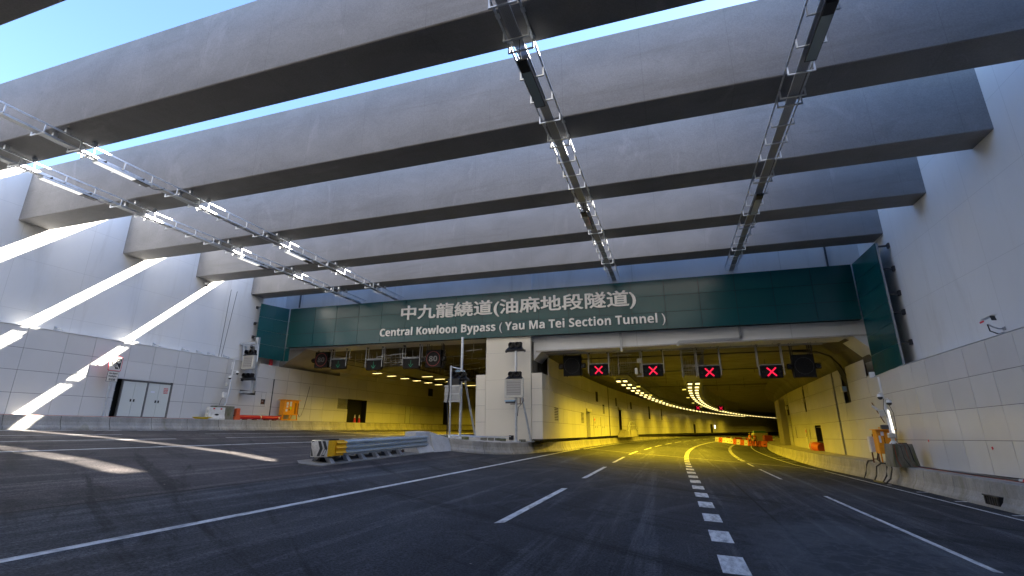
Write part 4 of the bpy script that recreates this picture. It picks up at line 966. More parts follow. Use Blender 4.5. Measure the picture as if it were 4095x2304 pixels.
put.used = set(); protoW = tunnel_lamp('lamp', 'W', 'lamp', G3, True)
for k in range(36):
    for p_, o in enumerate((-3.62, -3.15)): put(o, 35.95 + 3.03 * k, 5.2, llab(p_, k, 'left double row, right tunnel'), G1, 1 if k < 6 else 3, k, pair=p_, watt=LAMP_W)
for k in range(44):
    for p_, o in enumerate((1.24, 1.74)): put(o, 36.85 + 3.16 * k, 4.95, llab(p_, k, 'right double row, right tunnel'), G2, 1 if k < 6 else 3, k, pair=p_, watt=LAMP_W)
for k in range(8):
    for p_, o in enumerate((-21.65, -21.38)): put(o, 32.4 + 1.9 * k, 6.0, llab(p_, k, 'outer double row, left tunnel'), G3, 2, k, pair=p_, watt=LAMP_W * .36)
for k in range(7):
    for p_, o in enumerate((-19.17, -18.73)): put(o, 35.5 + 2.05 * k, 6.0, llab(p_, k, 'inner double row, left tunnel'), G4, 2, k, pair=p_, watt=LAMP_W * .36)
dimp = tunnel_lamp('lamp_dim', 'B', 'first dim single lamp left of the right double row', G5); x, y = S(.8, 41.8); dimp.location = (x, y, 4.95)
for i, (o, s) in enumerate(((.75, 52.7), (.6, 63.7), (.6, 74.7), (-2.4, 37.75), (-2.35, 47.5), (-2.3, 57.3), (-2.3, 67))): x, y = S(o, s); dup(dimp, (x, y, 4.95), '%s dim single lamp %s' % (ORDN[i + 1] if i < 3 else ORDN[i - 3], 'left of the right double row' if i < 3 else 'right of the left double row'), None, heading(s))
for s_ in (60, 78): area(SP(-20, s_, 6.2), 60, .5, 0)
# lamp trays with hangers
for (oc, z, s0, s1, lab) in ((-3.4, 5.42, 34.5, 150, 'long dark cable tray carrying the left double row of lamps in the right tunnel'), (1.5, 5.17, 33.5, 170, 'long dark cable tray carrying the right double row of lamps in the right tunnel'), (-20.2, 6.3, 31.5, 60, 'dark cable tray rack above the lamps in the left tunnel')):
    t = thing('cable_tray', lab, 'cable tray', SP(oc, s0, z), 'cable trays above the tunnel lamps')
    w = .65 if oc > -10 else 1.6
    b = MB(); loft(b, [(oc - w, z), (oc + w, z), (oc + w, z + .12), (oc + w - .03, z + .12), (oc + w - .03, z + .015), (oc - w + .03, z + .015), (oc - w + .03, z + .12), (oc - w, z + .12), (oc - w, z)], frange(s0, s1, 4)); b.build('tray', 'darksteel', t)
    b = MB(); ce = 6.9 if oc > -10 else 7.7
    for s in frange(s0, min(s1, 110), 1.0):
        for d in (-w, w): b.beam(SP(oc + d, s, z), SP(oc + d, s, ce), .03, .03)
    hr = b.build('hanger_rods', 'steel', t); hr['kind'] = 'stuff'
    for s in (s0, s0 + 1.2, s0 + 2.4):
        b = MB(); b.beam(SP(oc - w, s, z + .7), SP(oc + w, s, z + .7), .04, .04); b.beam(SP(oc - w, s, z + .35), SP(oc + w, s, z + .35), .04, .04)
        for d in frange(-w, w, w / (4 if s == s0 else 1)): b.beam(SP(oc + d, s, z), SP(oc + d, s, z + 1.0), .02, .02)
        b.build('end_grid', 'steel', t)

# ---------------------------------------------------------------- hanging signals
def hang_frame(mb, x0, x1, y, zt, ztop, ext=.02):
    for x in (x0 - .06, x1 + .06):
        mb.beam((x, y, ztop), (x, y, zt - .55), .05, .05); mb.beam((x, y + .35, ztop), (x, y + .35, zt), .05, .05)
    mb.box((x0 - .02, y - .05, zt + .03), (x1 + .02, y + .03, zt + .07)); mb.box((x0, y + .3, zt - .1), (x1, y + .34, zt - .05))
def lane_signal(xc, y, zc, w, h, kind, label, ztop, group):
    t = thing('lane_signal', label, 'lane signal', (xc, y, zc), group)
    MB().bbox((xc, y + .13, zc), (w, .26, h), .02).build('case', 'screen' if kind == 'x' else 'screen2', t)
    b = MB(); b.box((xc - w / 2 + .05, y - .012, zc + h / 2 - .04), (xc + w / 2 - .05, y, zc + h / 2 - .01)); b.box((xc - w / 2, y - .1, zc + h / 2), (xc + w / 2, y + .02, zc + h / 2 + .015)); b.build('hood', 'black' if kind == 'x' else 'steel', t)
    b = MB()
    if kind == 'x':
        r = .235
        for sg in (-1, 1): b.add([(xc - r - .03, y - .010, zc - sg * (r - .03)), (xc - r + .03, y - .010, zc - sg * (r + .03)), (xc + r + .03, y - .010, zc + sg * (r - .03)), (xc + r - .03, y - .010, zc + sg * (r + .03))], [(0, 1, 2, 3)])
        b.v = [(p[0], p[1] - .004 * (i // 4), p[2]) for i, p in enumerate(b.v)]
        b.build('red_cross', 'red_x', t, fix=False)
        for sg in (-1, 1):
            b = MB(); b.ring((xc + sg * w * .36, y - .004, zc), .05, .065, .004, 16); b.build('unlit_ring', 'dim_ring', t)
    else:
        b.add([(xc - .02, y - .008, zc + .24), (xc + .02, y - .008, zc + .24), (xc + .02, y - .008, zc - .10), (xc - .02, y - .008, zc - .10)], [(0, 1, 2, 3)])
        for sg in (-1, 1): b.add([(xc, y - .010, zc - .20), (xc, y - .010, zc - .28), (xc + sg * .19, y - .010, zc - .06), (xc + sg * .15, y - .010, zc - .03)], [(0, 1, 2, 3)])
        b.build('green_arrow', 'green_led', t, fix=False)
    b = MB(); hang_frame(b, xc - w / 2, xc + w / 2, y, zc + h / 2, ztop); b.build('hanger_frame', 'steel', t)
    b = MB()
    for x in (xc - w / 2, xc + w / 2): b.lathe((x, y + .1, ztop - .14), [(.02, 0), (.06, .05), (.07, .12)], 8)
    b.build('anchor_foot', 'black', t)
GX = 'red cross lane signals over the right tunnel mouth'
for xc, zc, lab in ((-4.28, 5.46, 'leftmost lit red cross lane signal, next to the blank sign'), (-.96, 5.31, 'second lit red cross lane signal from the left'), (2.25, 5.09, 'third lit red cross lane signal from the left'), (5.56, 5.0, 'rightmost lit red cross lane signal, beside the right blank sign')):
    lane_signal(xc, 31.0, zc, 1.17, .70, 'x', lab, 6.62, GX)
GA = 'green arrow lane signals over the left tunnel mouth'
for xc, zc, lab in ((-23.66, 6.56, 'leftmost green arrow lane signal beside the dim 80 sign'), (-20.58, 6.38, 'middle green arrow lane signal of three'), (-17.5, 6.36, 'rightmost green arrow lane signal beside the clear 80 sign')):
    lane_signal(xc, 30.5, zc, 1.26, .74, 'a', lab, 7.72, GA)
def speed_sign(xc, y, zc, w, h, kind, label, ztop):
    t = thing('speed_sign', label, 'speed sign', (xc, y, zc), 'square matrix speed signs over the tunnel mouths')
    MB().bbox((xc, y + .14, zc), (w, .28, h), .02).build('case', 'screen' if kind == 'off' else 'screen2', t)
    b = MB(); r = min(w, h) * .44; b.ring((xc, y - .010, zc), r - (.02 if kind == 'off' else .035), r, .008, 40)
    b.build('ring', {'off': 'dim_ring', 'red': 'dim_red', 'dim': 'dim_red'}[kind], t)
    if kind != 'off': text_mesh('speed_digits', '80', 'grey_led' if kind == 'red' else 'dim_digit', t, xc - r * .60, xc + r * .60, zc - r * .36, zc + r * .36, y - .004, .006, .0)
    for sd in (-1, 1):
        b = MB(); xx = xc + sd * (w / 2 + .17); b.bbox((xx, y + .18, zc - .02), (.30, .2, .34), .03); b.build('side_lamp_case', 'black', t)
        b = MB(); b.lathe((xx, y + .0, zc - .02), [(.11, .08), (.13, -.05)], 14, 'y'); b.build('side_lamp_hood', 'darksteel', t, True)
    b = MB()
    for sd in (-1, 1):
        for dy in (0, .4): b.beam((xc + sd * (w / 2 - .1), y + .3 + dy, ztop), (xc + sd * (w / 2 - .1), y + .3 + dy, zc - h / 2), .04, .04)
        b.beam((xc + sd * (w / 2 + .02), y + .3, zc - h / 2), (xc + sd * (w / 2 + .02), y + .3, ztop), .05, .05)
    for k in range(3): b.beam((xc + w / 2 + .02, y + .3, zc - h / 2 + k * h / 3), (xc + w / 2 + .02, y + .75, zc - h / 2 + (k + 1) * h / 3), .03, .03)
    b.build('hanger_frame', 'darksteel', t)
speed_sign(-6.0, 31.0, 5.8, 1.12, 1.30, 'off', 'blank square sign at the left end of the right tunnel mouth', 6.62)
speed_sign(7.25, 31.0, 5.28, 1.08, 1.28, 'off', 'blank square sign at the right end of the right tunnel mouth', 6.62)
speed_sign(-25.25, 30.5, 6.95, 1.15, 1.20, 'dim', 'dim speed sign reading 80 at the left end of the left mouth', 7.72)
speed_sign(-15.75, 30.5, 6.62, 1.20, 1.24, 'red', 'speed sign reading 80 in a red ring left of the island pillar', 7.72)
# gantry rail and clutter under the right lintel
GR = thing('gantry_rail', 'long thin steel rail under the right tunnel lintel carrying the lane signals', 'rail', (0, 30.9, 6.58))
b = MB(); b.beam((-8.0, 30.9, 6.60), (8.5, 30.9, 6.50), .05, .05); b.beam((-7.9, 31.3, 6.60), (8.4, 31.3, 6.50), .05, .05)
for x in frange(-7.5, 8, 1.1): b.beam((x, 30.9, 6.55), (x, 30.9, 6.65), .03, .03)
b.build('rail', 'steel', GR)
b = MB(); b.beam((-3.4, 31.2, 6.38), (-2.2, 31.2, 6.37), .04, .05); b.beam((.7, 31.2, 6.4), (2.1, 31.2, 6.4), .04, .05)
b.build('stub_rail', 'steel', GR)
for xa, xb, z in ((-3.1, -1.75, 5.25), (.75, 1.55, 4.9)):
    b = MB(); b.beam((xa, 31.8, 6.8), (xa, 31.8, z), .05, .05); b.beam((xb, 31.8, 6.8), (xb, 31.8, z), .05, .05); b.beam((xa, 31.8, z + .7), (xb, 31.8, z + .7), .04, .04); b.build('stub_frame', 'steel', GR)
b = MB()
for k in range(26): o = -7 + 15 * random.random(); s = 33 + 30 * random.random(); MB().beam(SP(o, s, 6.85), SP(o, s, 6.85 - random.uniform(.2, 1.1)), .03, .03).build('ceiling_strut', 'darksteel', GR)
for s in (34.5, 44, 60): MB().beam(SP(-7.3, s, 6.7), SP(8.6, s, 6.62), .08, .08).build('ceiling_beam', 'darksteel', GR)
TC = thing('traffic_camera', 'small white camera on a bracket beside the second red cross signal', 'camera', (-1.95, 31, 5.3))
MB().bbox((-1.95, 30.9, 5.28), (.16, .35, .38), .03).build('body', 'white_clean', TC); MB().box((-2.0, 30.8, 5.50), (-1.9, 31.1, 5.56)).build('visor', 'black', TC); MB().bbox((-1.75, 31.1, 5.95), (.28, .2, .26), .02).build('equipment_box', 'grey_box', TC)
b = MB(); b.beam((-1.62, 31.1, 6.6), (-1.62, 31.1, 4.95), .06, .06); b.beam((-1.95, 31.1, 5.0), (-1.55, 31.1, 5.0), .05, .05); b.build('bracket', 'steel', TC)
# far lane signals inside the tunnel
for o, s, z in ((-.4, 80, 5.0), (2.55, 83, 5.0)):
    x, y = S(o, s); t = thing('lane_signal', 'tiny far red cross signal inside the tunnel, ' + ('left one' if o < 0 else 'right one'), 'lane signal', (x, y, z), 'far red crosses inside the tunnel')
    MB().bbox((x, y + .1, z), (.85, .2, .75), .02).build('case', 'screen', t); b = MB()
    for sg in (-1, 1): b.beam((x - .22, y - .03, z - sg * .22), (x + .22, y - .03, z + sg * .22), .07, .02, (0, 1, 0))
    b.build('red_cross', 'red_x', t)
    MB().beam((x, y, z + .4), (x, y, 6.9), .05, .05).build('hanger', 'steel', t)

# ---------------------------------------------------------------- signal heads on the island
def twin_head(mbp, xc, y, z0, z1, w, parent, rail=True):
    b = MB(); h = z1 - z0
    b.bbox((xc, y + .10, z0 + h * .58), (w * .86, .24, h * .84), .04, 2)
    b.add([(xc - w * .43, y - .02, z0 + h * .35), (xc + w * .43, y - .02, z0 + h * .35), (xc + w * .56, y - .16, z0), (xc - w * .56, y - .16, z0), (xc - w * .43, y + .2, z0 + h * .35), (xc + w * .43, y + .2, z0 + h * .35), (xc + w * .56, y + .2, z0), (xc - w * .56, y + .2, z0)], [(0, 1, 2, 3), (4, 5, 6, 7), (0, 1, 5, 4), (1, 2, 6, 5), (2, 3, 7, 6), (3, 0, 4, 7)])
    hd = b.build('signal_head', 'black', parent)
    for sd in (-1, 1):
        b = MB(); b.lathe((xc + sd * w * .22, y, z0 + h * .62), [(w * .135, .0), (w * .155, -.05), (w * .16, -.2), (w * .145, -.2), (w * .13, -.02), (0.001, -.015)], 18, 'y'); b.build('lamp_hood', 'black', hd, True)
    if rail:
        b = MB(); b.beam((xc - w * .62, y + .1, z0 - .06), (xc + w * .62, y + .1, z0 - .06), .05, .08); 
        for sd in (-1, 1): b.box((xc + sd * w * .60 - .04, y - .0, z0 - .13), (xc + sd * w * .60 + .04, y + .15, z0 + .0))
        b.build('mount_rail', 'darksteel', hd)
def base_plate(mb, x, y, z): mb.box((x - .22, y - .2, z - .03), (x + .22, y + .2, z + .02)); mb.tube([(x, y, z), (x, y, z + .12)], .11, 8, True, .06)
SA = thing('signal_post', 'galvanised post in front of the island pillar with two twin signals and a louvred box', 'signal post', (-8.94, 28.3, 1.17))
b = MB(); b.tube([(-8.94, 28.3, 1.15), (-8.94, 28.3, 6.5)], .075, 12); base_plate(b, -8.94, 28.3, 1.17); b.build('pole', 'galv', SA, True)
b = MB(); b.tube([(-8.62, 28.5, 3.7), (-8.2, 28.9, 1.15)], .065, 10); b.box((-8.4, 28.8, 1.12), (-8.0, 29.05, 1.17)); b.build('brace', 'galv', SA, True)
twin_head(None, -8.97, 28.2, 6.55, 7.04, 1.0, SA); twin_head(None, -8.97, 28.1, 4.78, 5.22, .95, SA, False)
def louvre_box(x0, x1, y, z0, z1, parent):
    bx = MB().bbox(((x0 + x1) / 2, y + .12, (z0 + z1) / 2), (x1 - x0, .24, z1 - z0), .015).build('louvred_box', 'grey_box', parent)
    w = x1 - x0; h = z1 - z0; a0, a1, c0, c1 = x0 + w * .12, x1 - w * .12, z0 + h * .13, z1 - h * .10
    MB().box((a0, y - .004, c0), (a1, y, c1)).build('louvre_frame', 'frame', bx)
    for k in range(6):
        hh = (c1 - c0) / 6; MB().box((a0 + .02, y - .012, c0 + hh * k + .012), (a1 - .02, y - .004, c0 + hh * (k + 1) - .008)).build('louvre', plain('louvre_grey', (.36, .35, .33), .45) if 'louvre_grey' not in bpy.data.materials else bpy.data.materials['louvre_grey'], bx)
louvre_box(-9.58, -8.42, 28.0, 3.66, 4.80, SA)
b = MB(); b.box((-9.58, 28.05, 3.44), (-8.96, 28.3, 3.52)); b.build('spotlight_lid', 'blue_strip', SA); b = MB(); b.box((-9.54, 28.08, 3.34), (-9.0, 28.28, 3.44)); b.build('spotlight_body', 'darksteel', SA)
b = MB(); b.beam((-9.3, 28.3, 3.30), (-8.65, 28.3, 3.30), .04, .04); b.beam((-8.68, 28.3, 3.28), (-8.68, 28.3, 3.66), .05, .05); b.build('spotlight_arm', 'rust', SA)
MB().tube([(-8.5, 28.3, 3.66), (-8.45, 28.3, 3.5), (-8.6, 28.3, 3.3), (-8.8, 28.3, 3.1), (-8.85, 28.3, 2.6)], .018, 5).build('signal_cable', 'cable', SA)
SB = thing('signal_post', 'tall galvanised post left of the pillar with a braced twin signal halfway up', 'signal post', (-11.22, 25.3, 1.38))
b = MB(); b.tube([(-11.22, 25.3, 1.36), (-11.22, 25.3, 6.95)], .075, 12); base_plate(b, -11.22, 25.3, 1.37); b.build('pole', 'galv', SB, True)
b = MB(); b.tube([(-11.12, 25.5, 4.6), (-11.36, 27.9, 1.38)], .06, 10); b.box((-11.9, 27.75, 1.36), (-11.1, 28.05, 1.42)); b.build('brace', 'galv', SB, True)
twin_head(None, -11.32, 25.15, 4.55, 4.95, .95, SB)
b = MB(); b.box((-11.62, 25.3, 4.98), (-11.1, 25.5, 5.06)); b.box((-11.55, 25.3, 5.12), (-11.25, 25.5, 5.15)); b.build('spotlight_lid', 'blue_strip', SB)
SD = thing('signal_post', 'shorter galvanised post seen from behind, carrying the back of a louvred box', 'signal post', (-11.65, 24.75, 1.42))
b = MB(); b.tube([(-11.66, 24.9, 1.40), (-11.70, 24.9, 5.28)], .055, 10); base_plate(b, -11.66, 24.9, 1.41); b.build('pole', 'galv', SD, True)
b = MB(); b.tube([(-11.72, 24.9, 5.22), (-11.1, 24.9, 5.08)], .03, 8); b.build('arm', 'galv', SD)
b = MB(); b.bbox((-11.59, 25.0, 3.74), (.92, .16, .94), .012); b.build('louvred_box', 'grey_box', SD)
b = MB(); b.box((-12.0, 24.895, 3.36), (-11.18, 24.918, 4.12)); b.build('box_back', 'steel', SD)
for z in (3.31, 3.72, 4.14): MB().beam((-12.07, 24.88, z), (-11.11, 24.88, z), .03, .04).build('strut_channel', 'galv', SD)
b = MB(); b.bbox((-11.55, 25.02, 4.40), (.72, .2, .36), .03); b.build('signal_head', 'black', SD)
b = MB(); b.tube([(-11.78, 24.85, 4.3), (-11.74, 24.85, 3.9), (-11.82, 24.85, 3.3), (-11.78, 24.86, 2.2), (-11.80, 24.88, 1.5)], .035, 6); b.build('signal_cable', 'cable', SD)
for i, (x, y, mss) in enumerate(((-11.7, 24.35, ''), (-10.85, 25.2, ''), (-10.2, 26.3, ''), (-10.0, 26.9, ''), (-9.85, 27.7, ''), (-9.5, 27.5, ''), (-8.75, 28.95, ''))):
    o = MB().bbox((0, 0, .075), (.34, .26, .15), .012).build('kerb_block', 'mossy'); o.location = (x, y, 1.23 - .09 * (x + 10) - .005); o.rotation_euler = (0, 0, .1 * i)
    labs = ['mossy concrete block at the foot of the shorter rear post', 'mossy concrete block right beside the tall post foot', 'mossy concrete block left of the middle pair on the island', 'mossy concrete block right of the middle pair on the island', 'mossy concrete block in front of the black box on the island', 'nearest mossy concrete block left of the louvred signal post', 'mossy concrete block just behind the louvred signal post foot']
    tag(o, labs[i], 'concrete block', 'small mossy blocks on the island')
t = tag(MB().bbox((-9.45, 28.95, 1.36), (.26, .2, .26), .02).build('cable_box', 'black'), 'small black cable box on the island against the pillar', 'box')
b = MB(); b.tube([(-11.9, 24.9, 1.52), (-11.0, 25.4, 1.50), (-10.2, 26.4, 1.42), (-9.3, 28.0, 1.34)], .025, 6); b.tube([(-11.9, 25.0, 1.56), (-10.6, 26.2, 1.47), (-9.4, 28.7, 1.42)], .02, 6)
tag(b.build('steel_conduit', 'galv', None, True), 'thin steel conduits laid across the island on the blocks', 'conduit')

# ---------------------------------------------------------------- bracketed signals on the left wall
SL = thing('signal_bracket', 'galvanised bracket frame on the left wall holding two twin signals and a louvred box', 'signal bracket', (-27.1, 26.0, 4.2))
b = MB(); b.beam((-28.5, 26.1, 4.27), (-26.85, 26.1, 4.27), .18, .16); b.beam((-28.6, 26.1, 7.62), (-27.05, 26.1, 7.62), .16, .16); b.build('wall_arm', 'galv', SL)
b = MB(); b.hexa([(-27.05, 26.02, 4.19), (-26.83, 26.02, 4.19), (-26.83, 26.2, 4.19), (-27.05, 26.2, 4.19), (-27.22, 26.02, 8.0), (-27.0, 26.02, 8.0), (-27.0, 26.2, 8.0), (-27.22, 26.2, 8.0)]); b.build('post', 'galv', SL)
b = MB(); b.beam((-28.35, 26.25, 7.5), (-28.2, 26.25, 6.35), .16, .16); b.build('rear_post', 'galv', SL)
b = MB(); b.tube([(-27.95, 25.9, 7.42), (-26.75, 25.9, 7.36)], .025, 6); b.tube([(-26.78, 25.9, 7.42), (-26.70, 25.9, 6.25)], .03, 6); b.build('side_rod', 'galv', SL)
twin_head(None, -27.25, 25.75, 6.70, 7.08, .85, SL, False); twin_head(None, -27.15, 25.75, 5.12, 5.48, .88, SL)
louvre_box(-27.72, -26.78, 25.65, 5.76, 6.70, SL)

# ---------------------------------------------------------------- "use dipped headlights" sign
DS = thing('road_sign', 'cream sign with headlight pictogram and plate reading Use dipped headlights on a post', 'road sign', (-27.35, 17.5, 2.42))
b = MB(); b.tube([(-27.42, 17.50, 2.40), (-27.42, 17.50, 5.45)], .045, 10); b.build('post', 'galv', DS, True)
def face(u, w, d=0.): return (-27.33 + d, 17.5 + u, w)     # faces +X
def fbox(u0, u1, w0, w1, d0, d1): return MB().box((-27.33 + d0, 17.5 + u0, w0), (-27.33 + d1, 17.5 + u1, w1))
def rounded(u0, u1, w0, w1, r, d0, d1, n=4):
    P = []
    for cx_, cy_, a0 in ((u1 - r, w1 - r, 0), (u0 + r, w1 - r, 90), (u0 + r, w0 + r, 180), (u1 - r, w0 + r, 270)):
        for k in range(n + 1): a = R(a0 + 90 * k / n); P.append((17.5 + cx_ + r * math.cos(a), cy_ + r * math.sin(a)))
    return MB().prism(P, 'x', -27.33 + d0, -27.33 + d1)
rounded(-.33, .31, 4.73, 5.47, .06, 0, .012).build('sign_border', 'redflat', DS); pl = rounded(-.30, .28, 4.76, 5.44, .05, .012, .018).build('sign_plate', 'sign_face', DS)
rounded(-.01, .24, 4.84, 5.38, .04, .018, .022).build('pictogram', 'ink', DS)
def ringx(u, w, r0, r1, d, mat):
    b = MB(); n_ = 20; vs = []
    for j in range(n_): a = 2 * math.pi * j / n_; vs += [face(u + r0 * math.cos(a), w + r0 * math.sin(a), d), face(u + r1 * math.cos(a), w + r1 * math.sin(a), d)]
    b.add(vs, [(2 * j, 2 * j + 1, (2 * j + 3) % (2 * n_), (2 * j + 2) % (2 * n_)) for j in range(n_)]); b.build('pictogram_ring', mat, DS, fix=False)
ringx(.12, 5.22, .035, .085, .026, 'sign_face'); ringx(.06, 4.97, .02, .045, .026, 'sign_face')
b = MB()
for k in range(4): b.prism([(17.5 - .06 - .055 * k, 4.93 + .05 * k), (17.5 - .035 - .055 * k, 4.93 + .05 * k), (17.5 - .035 - .055 * k, 5.22), (17.5 - .06 - .055 * k, 5.22)], 'x', -27.312, -27.309)
b.prism([(17.27, 5.04), (17.33, 5.04), (17.33, 5.20), (17.27, 5.20)], 'x', -27.312, -27.309); b.build('pictogram', 'ink', DS)
b = MB(); b.prism([(17.5 + .01, 5.10), (17.5 + .03, 5.10), (17.5 + .22, 4.86), (17.5 + .16, 4.86)], 'x', -27.308, -27.306); b.build('pictogram_beam', 'sign_face', DS)
fbox(-.29, .25, 4.18, 4.71, 0, .012).build('plate_border', 'ink', DS); fbox(-.275, .235, 4.195, 4.695, .012, .018).build('lower_plate', 'sign_face', DS)
text_mesh('lettering', 'Use dipped', 'ink', DS, 17.28, 17.68, 4.54, 4.65, -27.312, .004, .015, plane='x+'); text_mesh('lettering', 'headlights', 'ink', DS, 17.28, 17.66, 4.40, 4.51, -27.312, .004, .015, plane='x+')
text_mesh('lettering', '用低燈', 'ink', DS, 17.31, 17.63, 4.23, 4.35, -27.312, .004, .015, plane='x+')

# ---------------------------------------------------------------- things on the left ledge
def water_barrier(mat, label, group=None):
    t = thing('water_barrier', label, 'water barrier', (0, 0, 0), group)      # 1.2 long along Y, .4 deep, .78 high
    b = MB(); hx = .17; P = [(-.18, 0), (-.2, .1), (-.13, .3), (-.11, .76), (.11, .76), (.13, .3), (.2, .1), (.18, 0)]
    vs = []; ys = (-.58, -.56, -.22, -.2, .2, .22, .56, .58)
    for i, y in enumerate(ys):
        for x, z in P: vs.append((x * (.92 if i in (0, 7) else .9 if i in (3, 4) else 1), y, z))
    k = len(P); b.add(vs, [(m * k + j, m * k + (j + 1) % k, (m + 1) * k + (j + 1) % k, (m + 1) * k + j) for m in range(len(ys) - 1) for j in range(k)] + [tuple(range(k)), tuple(len(vs) - k + j for j in range(k))])
    for z in (.15, .38, .60): b.box((-.06, .58, z), (.06, .66, z + .09)); b.box((-.05, -.65, z - .07), (.05, -.58, z + .02))
    b.build('body', mat, t)
    b = MB(); b.lathe((0, 0, .30), [(.001, -.142), (.11, -.142), (.11, .142), (.001, .142)], 14, 'x'); b.v = [(x, y * 1.3, .30 + (z - .30) * .5) for x, y, z in b.v]; b.build('slot', 'dark', t)
    return t
wbw = water_barrier('white', 'white plastic water barrier with red reflectors on the left ledge', None); wbw.location = (-27.33, 23.9, 2.42)
for y in (-.25, .3): MB().add([(.116, y, .64), (.116, y + .12, .64), (.113, y + .12, .71), (.113, y, .71)], [(0, 1, 2, 3)]).build('reflector', 'redflat', wbw, fix=False) if False else None
for y in (-.3, .22):
    me = MB().box((.11, y, .62), (.124, y + .12, .70)); o = me.build('reflector', 'redflat'); o.parent = wbw
wbo = water_barrier('orange_red', 'single orange plastic water barrier standing end-on beside the mossy block', None); wbo.location = (-27.4, 25.5, 2.42); wbo.rotation_euler = (0, 0, R(70)); wbo.scale = (.9, .6, .98)
o = tag(MB().bbox((-27.55, 24.55, 2.85), (.6, 1.35, .86), .03).build('kentledge_block', 'mossy'), 'mossy concrete block behind the white water barrier under a camera mast', 'concrete block')
RP = thing('fire_pipe', 'bright red water pipe lying along the left ledge', 'pipe', (-27.45, 25.9, 2.42))
MB().tube([(-27.45, 25.8, 2.63), (-27.45, 29.4, 2.65)], .135, 14).build('pipe', 'red', RP, True)
for y in (27.55, 29.2): MB().tube([(-27.45, y, 2.63), (-27.45, y + .08, 2.64)], .145, 14).build('pipe_clamp', 'galv', RP)
for y in (26.2, 27.0, 28.0, 28.8): MB().box((-27.55, y, 2.42), (-27.35, y + .25, 2.52)).build('timber_block', 'rust', RP)
def orange_cabinet(label, loc, w, h, face_):
    t = thing('electrical_cabinet', label, 'electrical cabinet', loc)
    x, y, z = loc
    return t
# left cabinet faces +X
OC = thing('electrical_cabinet', 'orange electrical cabinet on legs with paper labels on the left ledge', 'electrical cabinet', (-27.4, 30.2, 2.42))
MB().bbox((-27.45, 30.25, 3.40), (.45, 1.5, 1.06), .02).build('body', 'orange', OC)
MB().box((-27.75, 29.42, 3.93), (-27.12, 31.08, 3.97)).build('canopy', 'orange', OC)
MB().box((-27.22, 30.55, 2.95), (-27.215, 30.98, 3.75)).build('recess', plain('recess_shade_orange', (.35, .12, .01), .5), OC); MB().box((-27.215, 30.72, 2.92), (-27.19, 30.8, 3.8)).build('recess_post', 'orange', OC)  # flat patch in darker orange, shade of a recess painted on
for y0, z0, w, h, m in ((29.7, 3.6, .2, .2, 'sticker'), (29.72, 3.4, .16, .16, 'sticker'), (29.68, 3.12, .17, .18, 'sticker'), (30.05, 3.5, .18, .34, 'sticker'), (30.08, 3.28, .17, .18, 'sticker_y'), (29.98, 3.2, .09, .1, 'ink')):
    MB().box((-27.225, y0, z0), (-27.218, y0 + w, z0 + h)).build('paper_label', m, OC)
for y, dy in ((29.55, -.15), (30.2, 0), (30.95, .05)): MB().beam((-27.3, y + dy, 2.52), (-27.3, y, 2.9), .06, .06).build('leg', 'orange', OC)
for y in (29.9, 30.7): MB().beam((-27.6, y - .1, 2.52), (-27.6, y + .1, 2.9), .05, .05).build('leg', 'orange', OC)
MB().beam((-27.3, 29.35, 2.53), (-27.3, 31.05, 2.53), .06, .06).build('base_bar', 'orange', OC)
MB().tube([(-27.3, 31.0, 3.1), (-27.35, 31.3, 2.75), (-27.8, 32.0, 2.9), (-27.92, 32.4, 3.6), (-27.95, 32.8, 5.2)], .015, 5).build('cabinet_cable', 'cable', OC)
b = MB()
for k in range(7):
    pts = []; r0 = .28 + .03 * k
    for j in range(17): a = 2 * math.pi * j / 16; pts.append((-27.35 + r0 * .55 * math.cos(a) + .02 * math.sin(3 * a + k), 23.1 + r0 * 1.5 * math.sin(a), 2.44 + .018 * k + .012 * math.sin(5 * a)))
    b.tube(pts, .016, 5)
tag(b.build('hose_coil', 'hose', None, True), 'coil of yellow hose lying on the left ledge before the white barrier', 'hose')
b = MB(); b.tube([(-27.2, 25.6, 2.44), (-27.2, 27, 2.44), (-27.25, 28.6, 2.44), (-27.2, 29.6, 2.45)], .015, 5); b.tube([(-27.2, 12, 2.44), (-27.22, 18, 2.44), (-27.2, 22.5, 2.44)], .02, 5)
tag(b.build('loose_cable', 'orange_cable'), 'thin orange cable lying along the top of the left barrier', 'cable')
def dome(x, y, z, parent, s=1.):
    c = MB(); c.lathe((x, y, z), [(.001, .13 * s), (.07 * s, .12 * s), (.10 * s, .05 * s), (.105 * s, 0)], 14); o = c.build('dome_camera', 'white_clean', parent, True)
    c = MB(); c.lathe((x, y, z), [(.095 * s, 0), (.09 * s, -.06 * s), (.05 * s, -.10 * s), (.001, -.115 * s)], 14); c.build('dome_lens', 'black', o, True)
LM = thing('camera_mast', 'slender white camera mast with two dome cameras on the left ledge', 'camera mast', (-27.4, 24.5, 3.28))
MB().tube([(-27.42, 24.55, 3.27), (-27.36, 24.6, 3.6), (-27.36, 24.66, 4.6), (-27.36, 24.72, 6.3)], .045, 8, True, .028).build('pole', 'white_clean', LM, True)
dome(-27.2, 24.42, 5.05, LM, .9); dome(-27.2, 24.93, 5.42, LM, .9)
for (y, z) in ((24.42, 5.2), (24.93, 5.57)): MB().beam((-27.36, 24.68, z - .03), (-27.2, y, z), .03, .03).build('camera_arm', 'white_clean', LM)
MB().bbox((-27.3, 24.4, 4.62), (.14, .2, .2), .015).build('junction_box', 'grey_box', LM); MB().bbox((-27.28, 24.28, 3.95), (.16, .26, .34), .02).build('battery_box', 'white', LM)
